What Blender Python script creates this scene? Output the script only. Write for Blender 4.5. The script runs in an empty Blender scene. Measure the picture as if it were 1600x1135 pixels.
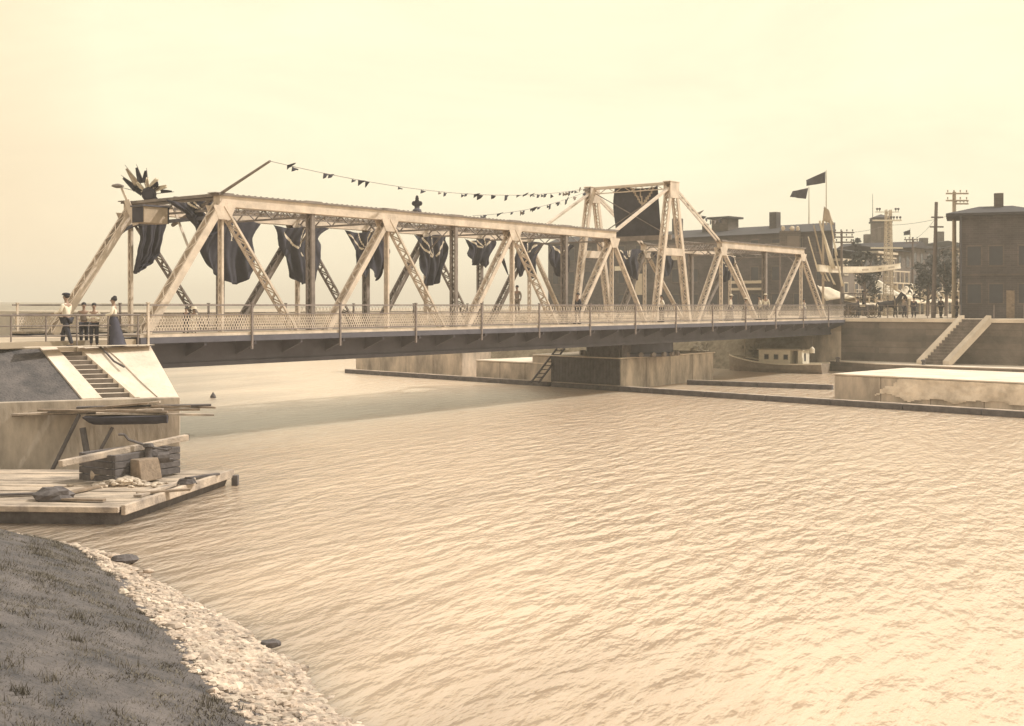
import bpy, math, random
from mathutils import Vector, Matrix, noise
random.seed(7)
R = math.radians
SC = bpy.context.scene
COL = SC.collection
F = 1821.0; CZ = 5.2; HU = 800.0; HV = 477.0

# ---------------------------------------------------------------- camera
cam = bpy.data.cameras.new('camera'); camo = bpy.data.objects.new('camera', cam); COL.objects.link(camo)
camo.location = (0, 0, CZ); camo.rotation_euler = (R(90), 0, 0)
cam.sensor_width = 36; cam.lens = F/1600*36; cam.shift_y = -(567.5-HV)/1600
cam.clip_start = .1; cam.clip_end = 6000
SC.camera = camo
SC.view_settings.view_transform = 'Standard'; SC.view_settings.look = 'None'
SC.view_settings.exposure = .33; SC.view_settings.gamma = 1
# ---------------------------------------------------------------- world + sun
SUN_EL = 47; sx, sy = .96, .29; sl = math.hypot(sx, sy); sx /= sl; sy /= sl
w = bpy.data.worlds.new('World'); SC.world = w; w.use_nodes = True
nt = w.node_tree; nt.nodes.clear()
N = nt.nodes.new; L = nt.links.new
sky = N('ShaderNodeTexSky'); sky.sky_type = 'NISHITA'; sky.sun_disc = False
sky.sun_elevation = R(SUN_EL); sky.sun_rotation = math.atan2(sx, sy)
sky.air_density = 1.5; sky.dust_density = 6; sky.ozone_density = .5
bw = N('ShaderNodeRGBToBW'); L(sky.outputs[0], bw.inputs[0])
mr = N('ShaderNodeMapRange'); mr.inputs[1].default_value = 2; mr.inputs[2].default_value = 14
mr.inputs[3].default_value = 9.3; mr.inputs[4].default_value = 10.6; mr.clamp = True
L(bw.outputs[0], mr.inputs[0])
tc = N('ShaderNodeTexCoord'); sp = N('ShaderNodeSeparateXYZ'); L(tc.outputs['Generated'], sp.inputs[0])
az = N('ShaderNodeMapRange'); az.inputs[1].default_value = -.43; az.inputs[2].default_value = -.20; az.interpolation_type = 'SMOOTHSTEP'
L(sp.outputs[0], az.inputs[0])
zz = N('ShaderNodeMapRange'); zz.inputs[1].default_value = .0; zz.inputs[2].default_value = .32
zz.inputs[3].default_value = 0; zz.inputs[4].default_value = .45; L(sp.outputs[2], zz.inputs[0])
nz = N('ShaderNodeTexNoise'); nz.inputs['Scale'].default_value = 3.0; nz.inputs['Detail'].default_value = 4
L(tc.outputs['Generated'], nz.inputs['Vector'])
nzm = N('ShaderNodeMath'); nzm.operation = 'MULTIPLY_ADD'; nzm.inputs[1].default_value = 1.2; nzm.inputs[2].default_value = -.6
L(nz.outputs[0], nzm.inputs[0])
a1 = N('ShaderNodeMath'); a1.operation = 'ADD'; L(az.outputs[0], a1.inputs[0]); L(zz.outputs[0], a1.inputs[1])
a2 = N('ShaderNodeMath'); a2.operation = 'ADD'; a2.use_clamp = True; L(a1.outputs[0], a2.inputs[0]); L(nzm.outputs[0], a2.inputs[1])
cm = N('ShaderNodeMix'); cm.data_type = 'RGBA'
cm.inputs[6].default_value = (.90, .69, .45, 1); cm.inputs[7].default_value = (1.03, .925, .665, 1)
L(a2.outputs[0], cm.inputs[0])
zen = N('ShaderNodeMapRange'); zen.inputs[1].default_value = .27; zen.inputs[2].default_value = .6; zen.interpolation_type = 'SMOOTHSTEP'; L(sp.outputs[2], zen.inputs[0])
cz = N('ShaderNodeMix'); cz.data_type = 'RGBA'; cz.inputs[7].default_value = (1.0, .93, .80, 1); L(zen.outputs[0], cz.inputs[0]); L(cm.outputs[2], cz.inputs[6])
vm = N('ShaderNodeVectorMath'); vm.operation = 'SCALE'; L(cz.outputs[2], vm.inputs[0]); L(mr.outputs[0], vm.inputs['Scale'])
bg = N('ShaderNodeBackground'); bg.inputs[1].default_value = .1; mp2 = N('ShaderNodeMapping'); mp2.inputs['Scale'].default_value = (1.2, 1.2, 4.5); L(tc.outputs['Generated'], mp2.inputs[0])
n2 = N('ShaderNodeTexNoise'); n2.inputs['Scale'].default_value = 2.6; n2.inputs['Detail'].default_value = 7; n2.inputs['Roughness'].default_value = .6; n2.inputs['Distortion'].default_value = .6; L(mp2.outputs[0], n2.inputs['Vector'])
m2 = N('ShaderNodeMapRange'); m2.inputs[1].default_value = .35; m2.inputs[2].default_value = .68; m2.inputs[3].default_value = .91; m2.inputs[4].default_value = 1.02; L(n2.outputs[0], m2.inputs[0])
vm2 = N('ShaderNodeVectorMath'); vm2.operation = 'SCALE'; L(vm.outputs[0], vm2.inputs[0]); L(m2.outputs[0], vm2.inputs['Scale'])
L(vm2.outputs[0], bg.inputs[0])
wo = N('ShaderNodeOutputWorld'); L(bg.outputs[0], wo.inputs[0])
sund = bpy.data.lights.new('sun', 'SUN'); sund.energy = 3.6; sund.angle = R(.6); sund.color = (1, .95, .86)
suno = bpy.data.objects.new('sun', sund); COL.objects.link(suno)
ce = math.cos(R(SUN_EL)); sv = Vector((sx*ce, sy*ce, math.sin(R(SUN_EL))))
suno.rotation_euler = sv.to_track_quat('Z', 'Y').to_euler(); suno.location = (10, -20, 60)

# ---------------------------------------------------------------- projection helpers (photo pixel -> point at a known depth or height)
def P(u, v, Y): return Vector(((u-HU)/F*Y, Y, CZ+(HV-v)/F*Y))
def G(u, v, z):
    Y = (CZ-z)*F/(v-HV); return Vector(((u-HU)/F*Y, Y, z))
BANG = math.atan2(.791, .6118)
d1 = Vector((math.cos(BANG), math.sin(BANG), 0)); d2 = Vector((-d1.y, d1.x, 0))
BO = Vector((-14.07, 42.38, 0))
cc = Vector((-.716, .698, 0)).normalized(); ccn = Vector((-cc.y, cc.x, 0))   # canal direction, left normal (towards camera-left)
def B(s, t, z=0): return BO + d1*s + d2*t + Vector((0, 0, z))

# ---------------------------------------------------------------- materials
def lin(c): return tuple((x/255/12.92 if x/255 <= .04045 else ((x/255+.055)/1.055)**2.4) for x in c)
MATS = {}
def mat(name, col, rough=.8, var=.25, scale=3.0, bump=.0, bscale=None, metallic=0, streak=None, col2=None, spec=.3, brick=None):
    tone = lambda c: (c[0], c[1]*1.0, min(1, c[2]*1.10))
    col = tone(col); col2 = tone(col2) if col2 else None
    m = bpy.data.materials.new(name); m.use_nodes = True; MATS[name] = m
    n = m.node_tree; b = n.nodes['Principled BSDF']
    b.inputs['Roughness'].default_value = rough; b.inputs['Metallic'].default_value = metallic
    b.inputs['Specular IOR Level'].default_value = spec
    t = n.nodes.new('ShaderNodeTexCoord'); mp = n.nodes.new('ShaderNodeMapping')
    n.links.new(t.outputs['Object'], mp.inputs[0])
    if streak: mp.inputs['Scale'].default_value = streak
    a = n.nodes.new('ShaderNodeTexNoise'); a.inputs['Scale'].default_value = scale; a.inputs['Detail'].default_value = 6; a.inputs['Roughness'].default_value = .65
    n.links.new(mp.outputs[0], a.inputs['Vector'])
    r = n.nodes.new('ShaderNodeValToRGB'); n.links.new(a.outputs[0], r.inputs[0])
    lo = col2 if col2 else tuple(c*(1-var) for c in col); hi = tuple(min(1, c*(1+var*.6)) for c in col)
    r.color_ramp.elements[0].position = .32; r.color_ramp.elements[0].color = (*lo, 1)
    r.color_ramp.elements[1].position = .66; r.color_ramp.elements[1].color = (*hi, 1)
    n.links.new(r.outputs[0], b.inputs['Base Color'])
    if brick:
        sx_ = n.nodes.new('ShaderNodeSeparateXYZ'); n.links.new(t.outputs['Object'], sx_.inputs[0])
        am = n.nodes.new('ShaderNodeMath'); n.links.new(sx_.outputs[0], am.inputs[0]); n.links.new(sx_.outputs[1], am.inputs[1])
        cb_ = n.nodes.new('ShaderNodeCombineXYZ'); n.links.new(am.outputs[0], cb_.inputs[0]); n.links.new(sx_.outputs[2], cb_.inputs[1])
        bt = n.nodes.new('ShaderNodeTexBrick'); bt.inputs['Scale'].default_value = 1; bt.inputs['Brick Width'].default_value = brick[0]; bt.inputs['Row Height'].default_value = brick[1]
        bt.inputs['Mortar Size'].default_value = brick[1]*.07; bt.inputs['Color1'].default_value = (.8, .8, .8, 1); bt.inputs['Color2'].default_value = (1.15, 1.12, 1.08, 1); bt.inputs['Mortar'].default_value = (brick[2],)*3+(1,)
        n.links.new(cb_.outputs[0], bt.inputs['Vector'])
        mx = n.nodes.new('ShaderNodeMix'); mx.data_type = 'RGBA'; mx.blend_type = 'MULTIPLY'; mx.inputs[0].default_value = 1
        n.links.new(r.outputs[0], mx.inputs[6]); n.links.new(bt.outputs[0], mx.inputs[7]); n.links.new(mx.outputs[2], b.inputs['Base Color'])
    if bump:
        a2 = n.nodes.new('ShaderNodeTexNoise'); a2.inputs['Scale'].default_value = bscale or scale*4; a2.inputs['Detail'].default_value = 5
        n.links.new(mp.outputs[0], a2.inputs['Vector'])
        bp = n.nodes.new('ShaderNodeBump'); bp.inputs['Strength'].default_value = bump; bp.inputs['Distance'].default_value = .05
        n.links.new(a2.outputs[0], bp.inputs['Height']); n.links.new(bp.outputs[0], b.inputs['Normal'])
    return m
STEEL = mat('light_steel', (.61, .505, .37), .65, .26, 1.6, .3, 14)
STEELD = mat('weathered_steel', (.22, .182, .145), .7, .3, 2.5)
DARK = mat('dark_girder_paint', (.105, .10, .108), .8, .2, 1.2)
DECK = mat('deck_planks', (.32, .26, .18), .85, .3, 5)
RAIL = mat('rail_iron', (.22, .18, .15), .7, .25, 4)
CONC = mat('pale_concrete', (.68, .58, .43), .9, .22, .7, .5, 7)
CONCS = mat('stained_concrete', (.54, .45, .33), .9, .3, .7, .6, 5, streak=(1, 1, .35), col2=(.20, .17, .13))
CONCW = mat('worn_concrete', (.57, .475, .345), .9, .3, .9, .6, 6, streak=(1, 1, .4), col2=(.22, .185, .14))
CONCB = mat('bleached_rough_concrete', (.78, .67, .50), .9, .3, .8, .8, 4, col2=(.48, .40, .29))
QUAY = mat('old_quay_masonry', (.185, .155, .12), .9, .45, .45, .8, 5, brick=(1.3, .48, .85))
WOODL = mat('bleached_timber', (.52, .42, .30), .85, .35, 1.3, .5, 20, col2=(.22, .18, .14))
DECKW = mat('soiled_scow_deck', (.46, .37, .26), .85, .4, .7, .6, 16, streak=(1, 2.2, 5), col2=(.13, .11, .09))
WOODD = mat('wet_dark_timber', (.115, .10, .09), .8, .4, 3, .4, 12)
WOODM = mat('brown_timber', (.24, .18, .12), .85, .35, 4, .4, 14)
CLOTHD = mat('dark_bunting_cloth', (.052, .048, .054), .95, .3, 2)
CLOTHL = mat('pale_bunting_cloth', (.70, .60, .42), .9, .15, 3)
CLOTHM = mat('tan_cloth', (.42, .33, .22), .9, .2, 3)
RISER = mat('worn_dirty_riser', (.17, .14, .11), .9, .4, 2.0)  # dark tone puts shade on the stair risers; also colours the form joints
BRICK = mat('dark_brick', (.085, .073, .067), .9, .35, .5, brick=(.5, .17, 1.5))
BRICK2 = mat('weathered_brick', (.12, .098, .08), .9, .35, .5, brick=(.5, .17, 1.4))
PLAST = mat('pale_render', (.19, .155, .12), .9, .2, .8)
ROOF = mat('roof_slate', (.045, .04, .04), .8, .25, 1.5)
GLASS = mat('window_dark_glass', (.05, .05, .055), .25, .2, 2)
TRIM = mat('pale_trim', (.55, .46, .32), .8, .15, 3)
WHITE = mat('white_paint', (.74, .66, .48), .7, .1, 4)
SKIN = mat('skin', (.33, .22, .15), .7, .1, 6)
SKIND = mat('dark_hair', (.04, .035, .035), .8, .2, 8)
TROU = mat('dark_trousers', (.045, .043, .05), .9, .2, 5)
SHIRT = mat('white_shirt', (.72, .64, .47), .9, .1, 5)
GREYC = mat('grey_coat', (.25, .20, .15), .9, .15, 5)
SKIRT = mat('long_dark_skirt', (.065, .062, .075), .9, .2, 5)
POLEM = mat('weathered_pole', (.17, .135, .11), .9, .25, 2)
POLEL = mat('pale_pole', (.42, .33, .22), .9, .2, 2)
LEAF = mat('dull_foliage', (.055, .052, .042), .9, .4, 2)
LEAF2 = mat('dry_scrub', (.26, .215, .14), .9, .4, 2)
GRASS = mat('bank_turf', (.115, .10, .087), .95, .35, 1.6, 1.0, 14, col2=(.055, .052, .05))
BLADE = mat('grass_blades', (.15, .13, .095), .9, .4, 1.2)
STONE = mat('shingle_stone', (.50, .40, .29), .9, .4, 6.0, .3, 9, col2=(.16, .13, .10))
EARTH = mat('street_earth', (.42, .34, .23), .95, .25, .3)
HORSE = mat('horse_coat', (.05, .045, .045), .7, .3, 3)
HULL = mat('boat_hull_paint', (.25, .20, .14), .7, .25, 3)

# ---------------------------------------------------------------- mesh builder
class MB:
    def __init__(s): s.v = []; s.f = []; s.mi = []
    def add(s, vs, fs, m=0):
        o = len(s.v); s.v += [tuple(x) for x in vs]; s.f += [tuple(i+o for i in f) for f in fs]; s.mi += [m]*len(fs); return s
    def hexa(s, p, m=0):   # 8 points: bottom 4 ccw, top 4
        return s.add(p, [(3, 2, 1, 0), (4, 5, 6, 7), (0, 1, 5, 4), (1, 2, 6, 5), (2, 3, 7, 6), (3, 0, 4, 7)], m)
    def box(s, x0, y0, z0, x1, y1, z1, m=0):
        return s.hexa([(x0, y0, z0), (x1, y0, z0), (x1, y1, z0), (x0, y1, z0), (x0, y0, z1), (x1, y0, z1), (x1, y1, z1), (x0, y1, z1)], m)
    def bar(s, a, b, wd, th, up=None, m=0):    # oriented box between points: wd across, th along up
        a = Vector(a); b = Vector(b); d = (b-a).normalized()
        up = Vector(up) if up is not None else (Vector((0, 0, 1)) if abs(d.z) < .95 else Vector((0, 1, 0)))
        x = d.cross(up).normalized(); y = x.cross(d).normalized()
        x *= wd/2; y *= th/2
        return s.hexa([a-x-y, a+x-y, b+x-y, b-x-y, a-x+y, a+x+y, b+x+y, b-x+y], m)
    def tube(s, a, b, r0, r1=None, n=8, m=0, cap=True):
        r1 = r0 if r1 is None else r1
        a = Vector(a); b = Vector(b); d = (b-a).normalized()
        up = Vector((0, 0, 1)) if abs(d.z) < .95 else Vector((0, 1, 0))
        x = d.cross(up).normalized(); y = x.cross(d)
        vs = [a+(x*math.cos(2*math.pi*i/n)+y*math.sin(2*math.pi*i/n))*r0 for i in range(n)] + [b+(x*math.cos(2*math.pi*i/n)+y*math.sin(2*math.pi*i/n))*r1 for i in range(n)]
        fs = [(i, (i+1) % n, n+(i+1) % n, n+i) for i in range(n)]
        if cap: fs += [tuple(range(n-1, -1, -1)), tuple(range(n, 2*n))]
        return s.add(vs, fs, m)
    def path(s, pts, r, n=6, m=0):
        for a, b in zip(pts[:-1], pts[1:]): s.tube(a, b, r, r, n, m)
        return s
    def prism(s, poly, z0, z1, m=0):
        n = len(poly)
        if sum(poly[i][0]*poly[(i+1) % n][1]-poly[(i+1) % n][0]*poly[i][1] for i in range(n)) < 0: poly = poly[::-1]
        vs = [(p[0], p[1], z0) for p in poly]+[(p[0], p[1], z1) for p in poly]
        return s.add(vs, [tuple(range(n-1, -1, -1)), tuple(range(n, 2*n))]+[(i, (i+1) % n, n+(i+1) % n, n+i) for i in range(n)], m)
    def ball(s, c, rx, ry=None, rz=None, n=10, k=7, m=0, jit=0):
        ry = rx if ry is None else ry; rz = rx if rz is None else rz
        vs = [(c[0], c[1], c[2]-rz)]; fs = []
        for j in range(1, k):
            ph = -math.pi/2+math.pi*j/k
            for i in range(n):
                q = 1+random.uniform(-jit, jit)
                vs.append((c[0]+rx*q*math.cos(ph)*math.cos(2*math.pi*i/n), c[1]+ry*q*math.cos(ph)*math.sin(2*math.pi*i/n), c[2]+rz*q*math.sin(ph)))
        vs.append((c[0], c[1], c[2]+rz)); t = len(vs)-1
        for i in range(n):
            fs.append((0, 1+(i+1) % n, 1+i)); fs.append((t, 1+(k-2)*n+i, 1+(k-2)*n+(i+1) % n))
            for j in range(k-2): fs.append((1+j*n+i, 1+j*n+(i+1) % n, 1+(j+1)*n+(i+1) % n, 1+(j+1)*n+i))
        return s.add(vs, fs, m)
    def lathe(s, c, prof, n=14, m=0):   # prof [(r,z)] about vertical axis
        vs = []; fs = []
        for r, z in prof:
            for i in range(n): vs.append((c[0]+r*math.cos(2*math.pi*i/n), c[1]+r*math.sin(2*math.pi*i/n), c[2]+z))
        for j in range(len(prof)-1):
            for i in range(n): fs.append((j*n+i, j*n+(i+1) % n, (j+1)*n+(i+1) % n, (j+1)*n+i))
        fs.append(tuple(range(n-1, -1, -1))); fs.append(tuple(range((len(prof)-1)*n, len(prof)*n)))
        return s.add(vs, fs, m)
    def build(s, name, mats, parent=None, smooth=False, bevel=0):
        me = bpy.data.meshes.new(name); me.from_pydata(s.v, [], s.f)
        for m in (mats if isinstance(mats, (list, tuple)) else [mats]): me.materials.append(m)
        for p, i in zip(me.polygons, s.mi): p.material_index = i; p.use_smooth = smooth
        me.update()
        o = bpy.data.objects.new(name, me); COL.objects.link(o)
        if parent: o.parent = parent
        if bevel:
            bv = o.modifiers.new('bevel', 'BEVEL'); bv.width = bevel; bv.segments = 2; bv.limit_method = 'ANGLE'
        return o
def tag(o, label=None, cat=None, group=None, kind=None):
    if label: o['label'] = label
    if cat: o['category'] = cat
    if group: o['group'] = group
    if kind: o['kind'] = kind
    return o
def thing(name, label, cat, loc=(0, 0, 0), rz=0, group=None):
    o = bpy.data.objects.new(name, None); COL.objects.link(o); o.location = loc; o.rotation_euler = (0, 0, rz)
    o.empty_display_size = .3
    return tag(o, label, cat, group)
def struct(o): return tag(o, kind='structure')
def copy_tree(o, parent=None):
    c = o.copy(); COL.objects.link(c); c.parent = parent
    for ch in o.children: copy_tree(ch, c)
    return c

# ================================================================ SETTING
def water():
    m = bpy.data.materials.new('canal_water'); m.use_nodes = True; n = m.node_tree; b = n.nodes['Principled BSDF']
    b.inputs['Subsurface Weight'].default_value = 1.0; b.inputs['Subsurface Scale'].default_value = 3.0; b.inputs['Subsurface Radius'].default_value = (1, .9, .8); b.inputs['Roughness'].default_value = .12; b.inputs['IOR'].default_value = 1.7
    N = n.nodes.new; L = n.links.new
    t = N('ShaderNodeTexCoord')
    def nz(rot, sc, scale, det=4, dist=.3, ro=.5):
        mp = N('ShaderNodeMapping'); mp.vector_type = 'TEXTURE'; mp.inputs['Rotation'].default_value = (0, 0, rot); mp.inputs['Scale'].default_value = sc
        L(t.outputs['Object'], mp.inputs[0])
        a = N('ShaderNodeTexNoise'); a.inputs['Scale'].default_value = scale; a.inputs['Detail'].default_value = det; a.inputs['Distortion'].default_value = dist
        a.inputs['Roughness'].default_value = ro
        L(mp.outputs[0], a.inputs['Vector']); return a.outputs[0]
    A = nz(R(60), (2.4, .9, 1), 1.75, 4, .2, .5)      # long ripples
    C = nz(R(72), (1.9, .8, 1), 4.2, 3, .15, .5)
    D = nz(0, (1, 1, 1), .09, 3)                       # broad wind patches
    # calm water beyond a line across the canal
    sp = N('ShaderNodeSeparateXYZ'); L(t.outputs['Object'], sp.inputs[0])
    ml = N('ShaderNodeMath'); ml.operation = 'MULTIPLY_ADD'; ml.inputs[1].default_value = -1.36; L(sp.outputs[0], ml.inputs[0]); L(sp.outputs[1], ml.inputs[2])
    mr = N('ShaderNodeMapRange'); mr.inputs[1].default_value = 56; mr.inputs[2].default_value = 66; mr.inputs[3].default_value = 1; mr.inputs[4].default_value = .7; mr.interpolation_type = 'SMOOTHSTEP'
    dd = N('ShaderNodeMath'); dd.operation = 'MULTIPLY_ADD'; dd.inputs[1].default_value = 8; L(D, dd.inputs[0]); L(ml.outputs[0], dd.inputs[2])
    L(dd.outputs[0], mr.inputs[0])
    ad = N('ShaderNodeMath'); ad.operation = 'MULTIPLY_ADD'; ad.inputs[1].default_value = .35; L(C, ad.inputs[0]); L(A, ad.inputs[2])
    pw = nz(R(40), (2.5, 1, 1), .16, 3, .4); pm = N('ShaderNodeMapRange'); pm.inputs[1].default_value = .35; pm.inputs[2].default_value = .65; pm.inputs[3].default_value = .38; pm.inputs[4].default_value = .85; L(pw, pm.inputs[0])
    st = N('ShaderNodeMath'); st.operation = 'MULTIPLY'; L(mr.outputs[0], st.inputs[0]); L(pm.outputs[0], st.inputs[1])
    bp = N('ShaderNodeBump'); bp.inputs['Distance'].default_value = .45; L(ad.outputs[0], bp.inputs['Height']); L(st.outputs[0], bp.inputs['Strength'])
    L(bp.outputs[0], b.inputs['Normal'])
    rg = N('ShaderNodeMapRange'); rg.inputs[1].default_value = .45; rg.inputs[2].default_value = 1; rg.inputs[3].default_value = .32; rg.inputs[4].default_value = .14; L(mr.outputs[0], rg.inputs[0]); L(rg.outputs[0], b.inputs['Roughness'])
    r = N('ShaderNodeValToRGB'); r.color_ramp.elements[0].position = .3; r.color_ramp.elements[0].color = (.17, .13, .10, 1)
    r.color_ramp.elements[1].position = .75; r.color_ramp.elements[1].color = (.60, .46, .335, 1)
    # reflection gradient put into the body colour: darker towards the near left bank
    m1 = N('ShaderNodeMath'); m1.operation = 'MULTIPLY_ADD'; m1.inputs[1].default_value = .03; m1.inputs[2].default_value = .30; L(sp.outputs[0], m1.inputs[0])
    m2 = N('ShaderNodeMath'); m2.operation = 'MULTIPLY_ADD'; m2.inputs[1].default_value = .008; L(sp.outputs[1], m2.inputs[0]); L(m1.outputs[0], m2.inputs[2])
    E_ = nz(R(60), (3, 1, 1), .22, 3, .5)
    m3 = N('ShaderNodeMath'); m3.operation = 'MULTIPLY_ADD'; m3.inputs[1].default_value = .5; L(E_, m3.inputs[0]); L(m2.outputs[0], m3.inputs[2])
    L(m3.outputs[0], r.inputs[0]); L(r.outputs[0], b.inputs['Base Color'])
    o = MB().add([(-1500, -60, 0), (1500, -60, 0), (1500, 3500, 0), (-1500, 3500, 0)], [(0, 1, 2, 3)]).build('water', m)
    struct(o)
water()

# near bank: turf falling to a shingle edge
SHORE = [(-60, 33), (-25, 29.5), (-14, 27.2), (-11.3, 26.2), (-9.6, 25.2), (-8.1, 23.9), (-6.8, 22.2), (-5.6, 20.3), (-4.5, 18.6), (-3.5, 17.2), (-2.4, 15.0), (0, 11), (4, 7), (12, 2), (30, -6), (60, -12)]
def sd(x, y):
    best = 1e9; sg = 1
    for a, b in zip(SHORE[:-1], SHORE[1:]):
        vx, vy = b[0]-a[0], b[1]-a[1]; t = max(0, min(1, ((x-a[0])*vx+(y-a[1])*vy)/(vx*vx+vy*vy)))
        px, py = a[0]+t*vx, a[1]+t*vy; d = math.hypot(x-px, y-py)
        if d < best: best = d; sg = 1 if vx*(y-py)-vy*(x-px) < 0 else -1
    return best*sg
def bank_h(x, y):
    d = sd(x, y)+.35*noise.noise(Vector((x*.5, y*.5, 0)))
    if d < 0: return max(-1.5, d*.4)
    h = .36*d if d < 5 else 1.8+(d-5)*.24
    return min(h, 3.45)+.10*noise.noise(Vector((x*.6, y*.6, 3)))+.04*noise.noise(Vector((x*2.5, y*2.5, 5)))
def near_bank():
    mb = MB(); nx, ny = 170, 150; x0, x1, y0, y1 = -60, 62, -40, 34
    xs = [x0+(x1-x0)*(.5+.5*math.copysign(abs(2*i/nx-1)**1.5, 2*i/nx-1))-0 for i in range(nx+1)]
    ys = [y0+(y1-y0)*i/ny for i in range(ny+1)]
    vs = [(x, y, bank_h(x, y)) for y in ys for x in xs]
    fs = [(j*(nx+1)+i, j*(nx+1)+i+1, (j+1)*(nx+1)+i+1, (j+1)*(nx+1)+i) for j in range(ny) for i in range(nx)]
    fs = [f for f in fs if max(vs[k][2] for k in f) > -1.4]
    o = mb.add(vs, fs).build('ground', GRASS, smooth=True); struct(o)
near_bank()
def stones():
    mb = MB(); random.seed(3); c = 0
    while c < 24000:
        i = random.choice([2, 3, 4, 5, 6, 7, 7, 8, 8, 8, 9, 9, 9, 9, 9, 10, 10, 10]); a, b = SHORE[i], SHORE[i+1]; t = random.random()
        x = a[0]+(b[0]-a[0])*t; y = a[1]+(b[1]-a[1])*t
        nxv = Vector((-(b[1]-a[1]), b[0]-a[0])).normalized()*-1
        prog = min(1, max(0, (i+t-3)/6)); wd = .4+1.15*prog
        q = random.uniform(-.35, wd*(random.random()**.6)*1.05)
        x += nxv.x*q; y += nxv.y*q
        if y < 12: continue
        z = bank_h(x, y); r = random.choice([.015, .02, .025, .032, .04, .055])*(1.5 if random.random() < .04 else 1)*random.uniform(.7, 1.4)
        if z < -.15: continue
        mb.ball((x, y, z+r*.25), r*random.uniform(.8, 1.7), r*random.uniform(.7, 1.3), r*random.uniform(.45, .8), 6, 4, 1 if random.random() < .22 else 0, .26); c += 1
    tag(mb.build('shingle', [STONE, CONCW]), kind='stuff')
    for (u, v, sz, m, lb) in [(196, 874, .2, WOODD, 'large dark boulder standing out of the shingle at the water edge'), (176, 869, .13, STONE, 'pale boulder beside the large dark one on the shingle edge'),
                              (424, 1006, .13, WOODD, 'small dark rock at the tip of the shingle near the water'), (232, 892, .09, STONE, 'flat pale rock just right of the dark boulder at the water edge')]:
        g = G(u, v, .1); b = MB(); b.ball((0, 0, 0), sz*1.3, sz*.8, sz*.5, 9, 6, 0, .18)
        o = b.build('rock', m); o.location = g; tag(o, lb, 'rock', 'rocks on the shingle')
stones()
def blades():
    mb = MB(); random.seed(5); c = 0
    while c < 30000:
        x = random.uniform(-13, 1); y = random.uniform(9, 27); d = sd(x, y)
        if d < .6 or abs(x) > y*.47: continue
        prog = min(1, max(0, (26-y)/9)); 
        if d < .35+1.15*prog*(.85+.5*noise.noise(Vector((x, y, 9)))) : continue
        z = bank_h(x, y); h = random.uniform(.012, .035)*(1+.8*noise.noise(Vector((x*.7, y*.7, 1)))); a = random.uniform(0, 6.28); wd = .009
        lx, ly = random.uniform(-.06, .06), random.uniform(-.06, .06)
        mb.add([(x-wd*math.cos(a), y-wd*math.sin(a), z-.02), (x+wd*math.cos(a), y+wd*math.sin(a), z-.02), (x+lx, y+ly, z+h)], [(0, 1, 2)]); c += 1
    for _ in range(260):
        x = random.uniform(-13, 1); y = random.uniform(9, 27)
        if sd(x, y) < .9 or abs(x) > y*.47: continue
        R_ = random.uniform(.05, .16)
        for q in range(40):
            px, py = x+random.gauss(0, R_), y+random.gauss(0, R_); z = bank_h(px, py); h = random.uniform(.04, .13); a = random.uniform(0, 6.28); lx, ly = random.uniform(-.07, .07), random.uniform(-.07, .07)
            mb.add([(px-.008*math.cos(a), py-.008*math.sin(a), z-.02), (px+.008*math.cos(a), py+.008*math.sin(a), z-.02), (px+lx, py+ly, z+h)], [(0, 1, 2)])
    tag(mb.build('grass', BLADE), kind='stuff')
blades()

# left bank plateau (approach road level 3.79) and far left bank
ZL = 3.79
TA = G(-160, 548, ZL); TB = G(235, 541, ZL)                # top edge of the sloped facing
BA = G(-160, 633, 2.3); BB = G(279, 620, 2.3)              # top edge of the wall below it
def lerp(a, b, t): return a+(b-a)*t
def Tp(u): t = (u+160)/395; return lerp(TA, TB, t)
def Bp(u): t = (u+160)/439; return lerp(BA, BB, t)
e1 = B(-.35, 0); e2 = B(-.35, 9)
lp = [(TA.x-40, TA.y-20), (TA.x, TA.y), (TB.x, TB.y), (B(-.35, -1.5).x, B(-.35, -1.5).y), (e2.x, e2.y)] + [((e2+cc*k).x, (e2+cc*k).y) for k in (30, 120)] + [(-400, 230), (-400, 20)]
struct(MB().prism(lp, -1, ZL).build('left_bank_ground', EARTH))
rd = MB(); rp = [B(-.36, -1.2), B(-.36, 7), B(-60, 7), B(-60, -1.2)]
rd.prism([(p.x, p.y) for p in rp], ZL+.004, ZL+.2); struct(rd.build('road', EARTH))
# right bank plateau at 4.15
ZR = 4.15; SE = 64.6
rpts = [B(SE, -80), B(SE, 10)] + [B(SE, 10)+cc*k for k in (60, 160)] + [Vector((-60, 420, 0)), Vector((700, 420, 0)), Vector((400, 20, 0))]
struct(MB().prism([(p.x, p.y) for p in rpts], -1, ZR).build('right_bank_ground', EARTH))
fb = MB(); vs = []; 
for i in range(60):
    x = -420+i*16; y = 330-abs(x)*.05; h = 3.6+1.2*noise.noise(Vector((i*.3, 0, 0)))
    if x < -90: h += 2.2*min(1, (-90-x)/60)*(1+.3*noise.noise(Vector((i*.2, 4, 0))))
    vs += [(x, y, -1), (x, y+25, h*.8), (x, y+60, h), (x, y+300, h)]
for i in range(59):
    for k in range(3): fb.v = vs; 
fb.f = [(i*4+k, (i+1)*4+k, (i+1)*4+k+1, i*4+k+1) for i in range(59) for k in range(3)]; fb.mi = [0]*len(fb.f)
struct(fb.build('far_hills', LEAF2, smooth=True))
# sloping land behind the right bank edge (scrubby)
sb = MB(); e = B(SE, 10)
for a in range(1):
    q = [e-cc*9-ccn*0, e+cc*60, e+cc*60+ccn*3.5, e-cc*9+ccn*3.5]
    sb.add([(q[0].x, q[0].y, 4.1), (q[1].x, q[1].y, 4.1), (q[2].x, q[2].y, -.3), (q[3].x, q[3].y, -.3)], [(0, 1, 2, 3)])
struct(sb.build('bank_slope', LEAF2))

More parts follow.
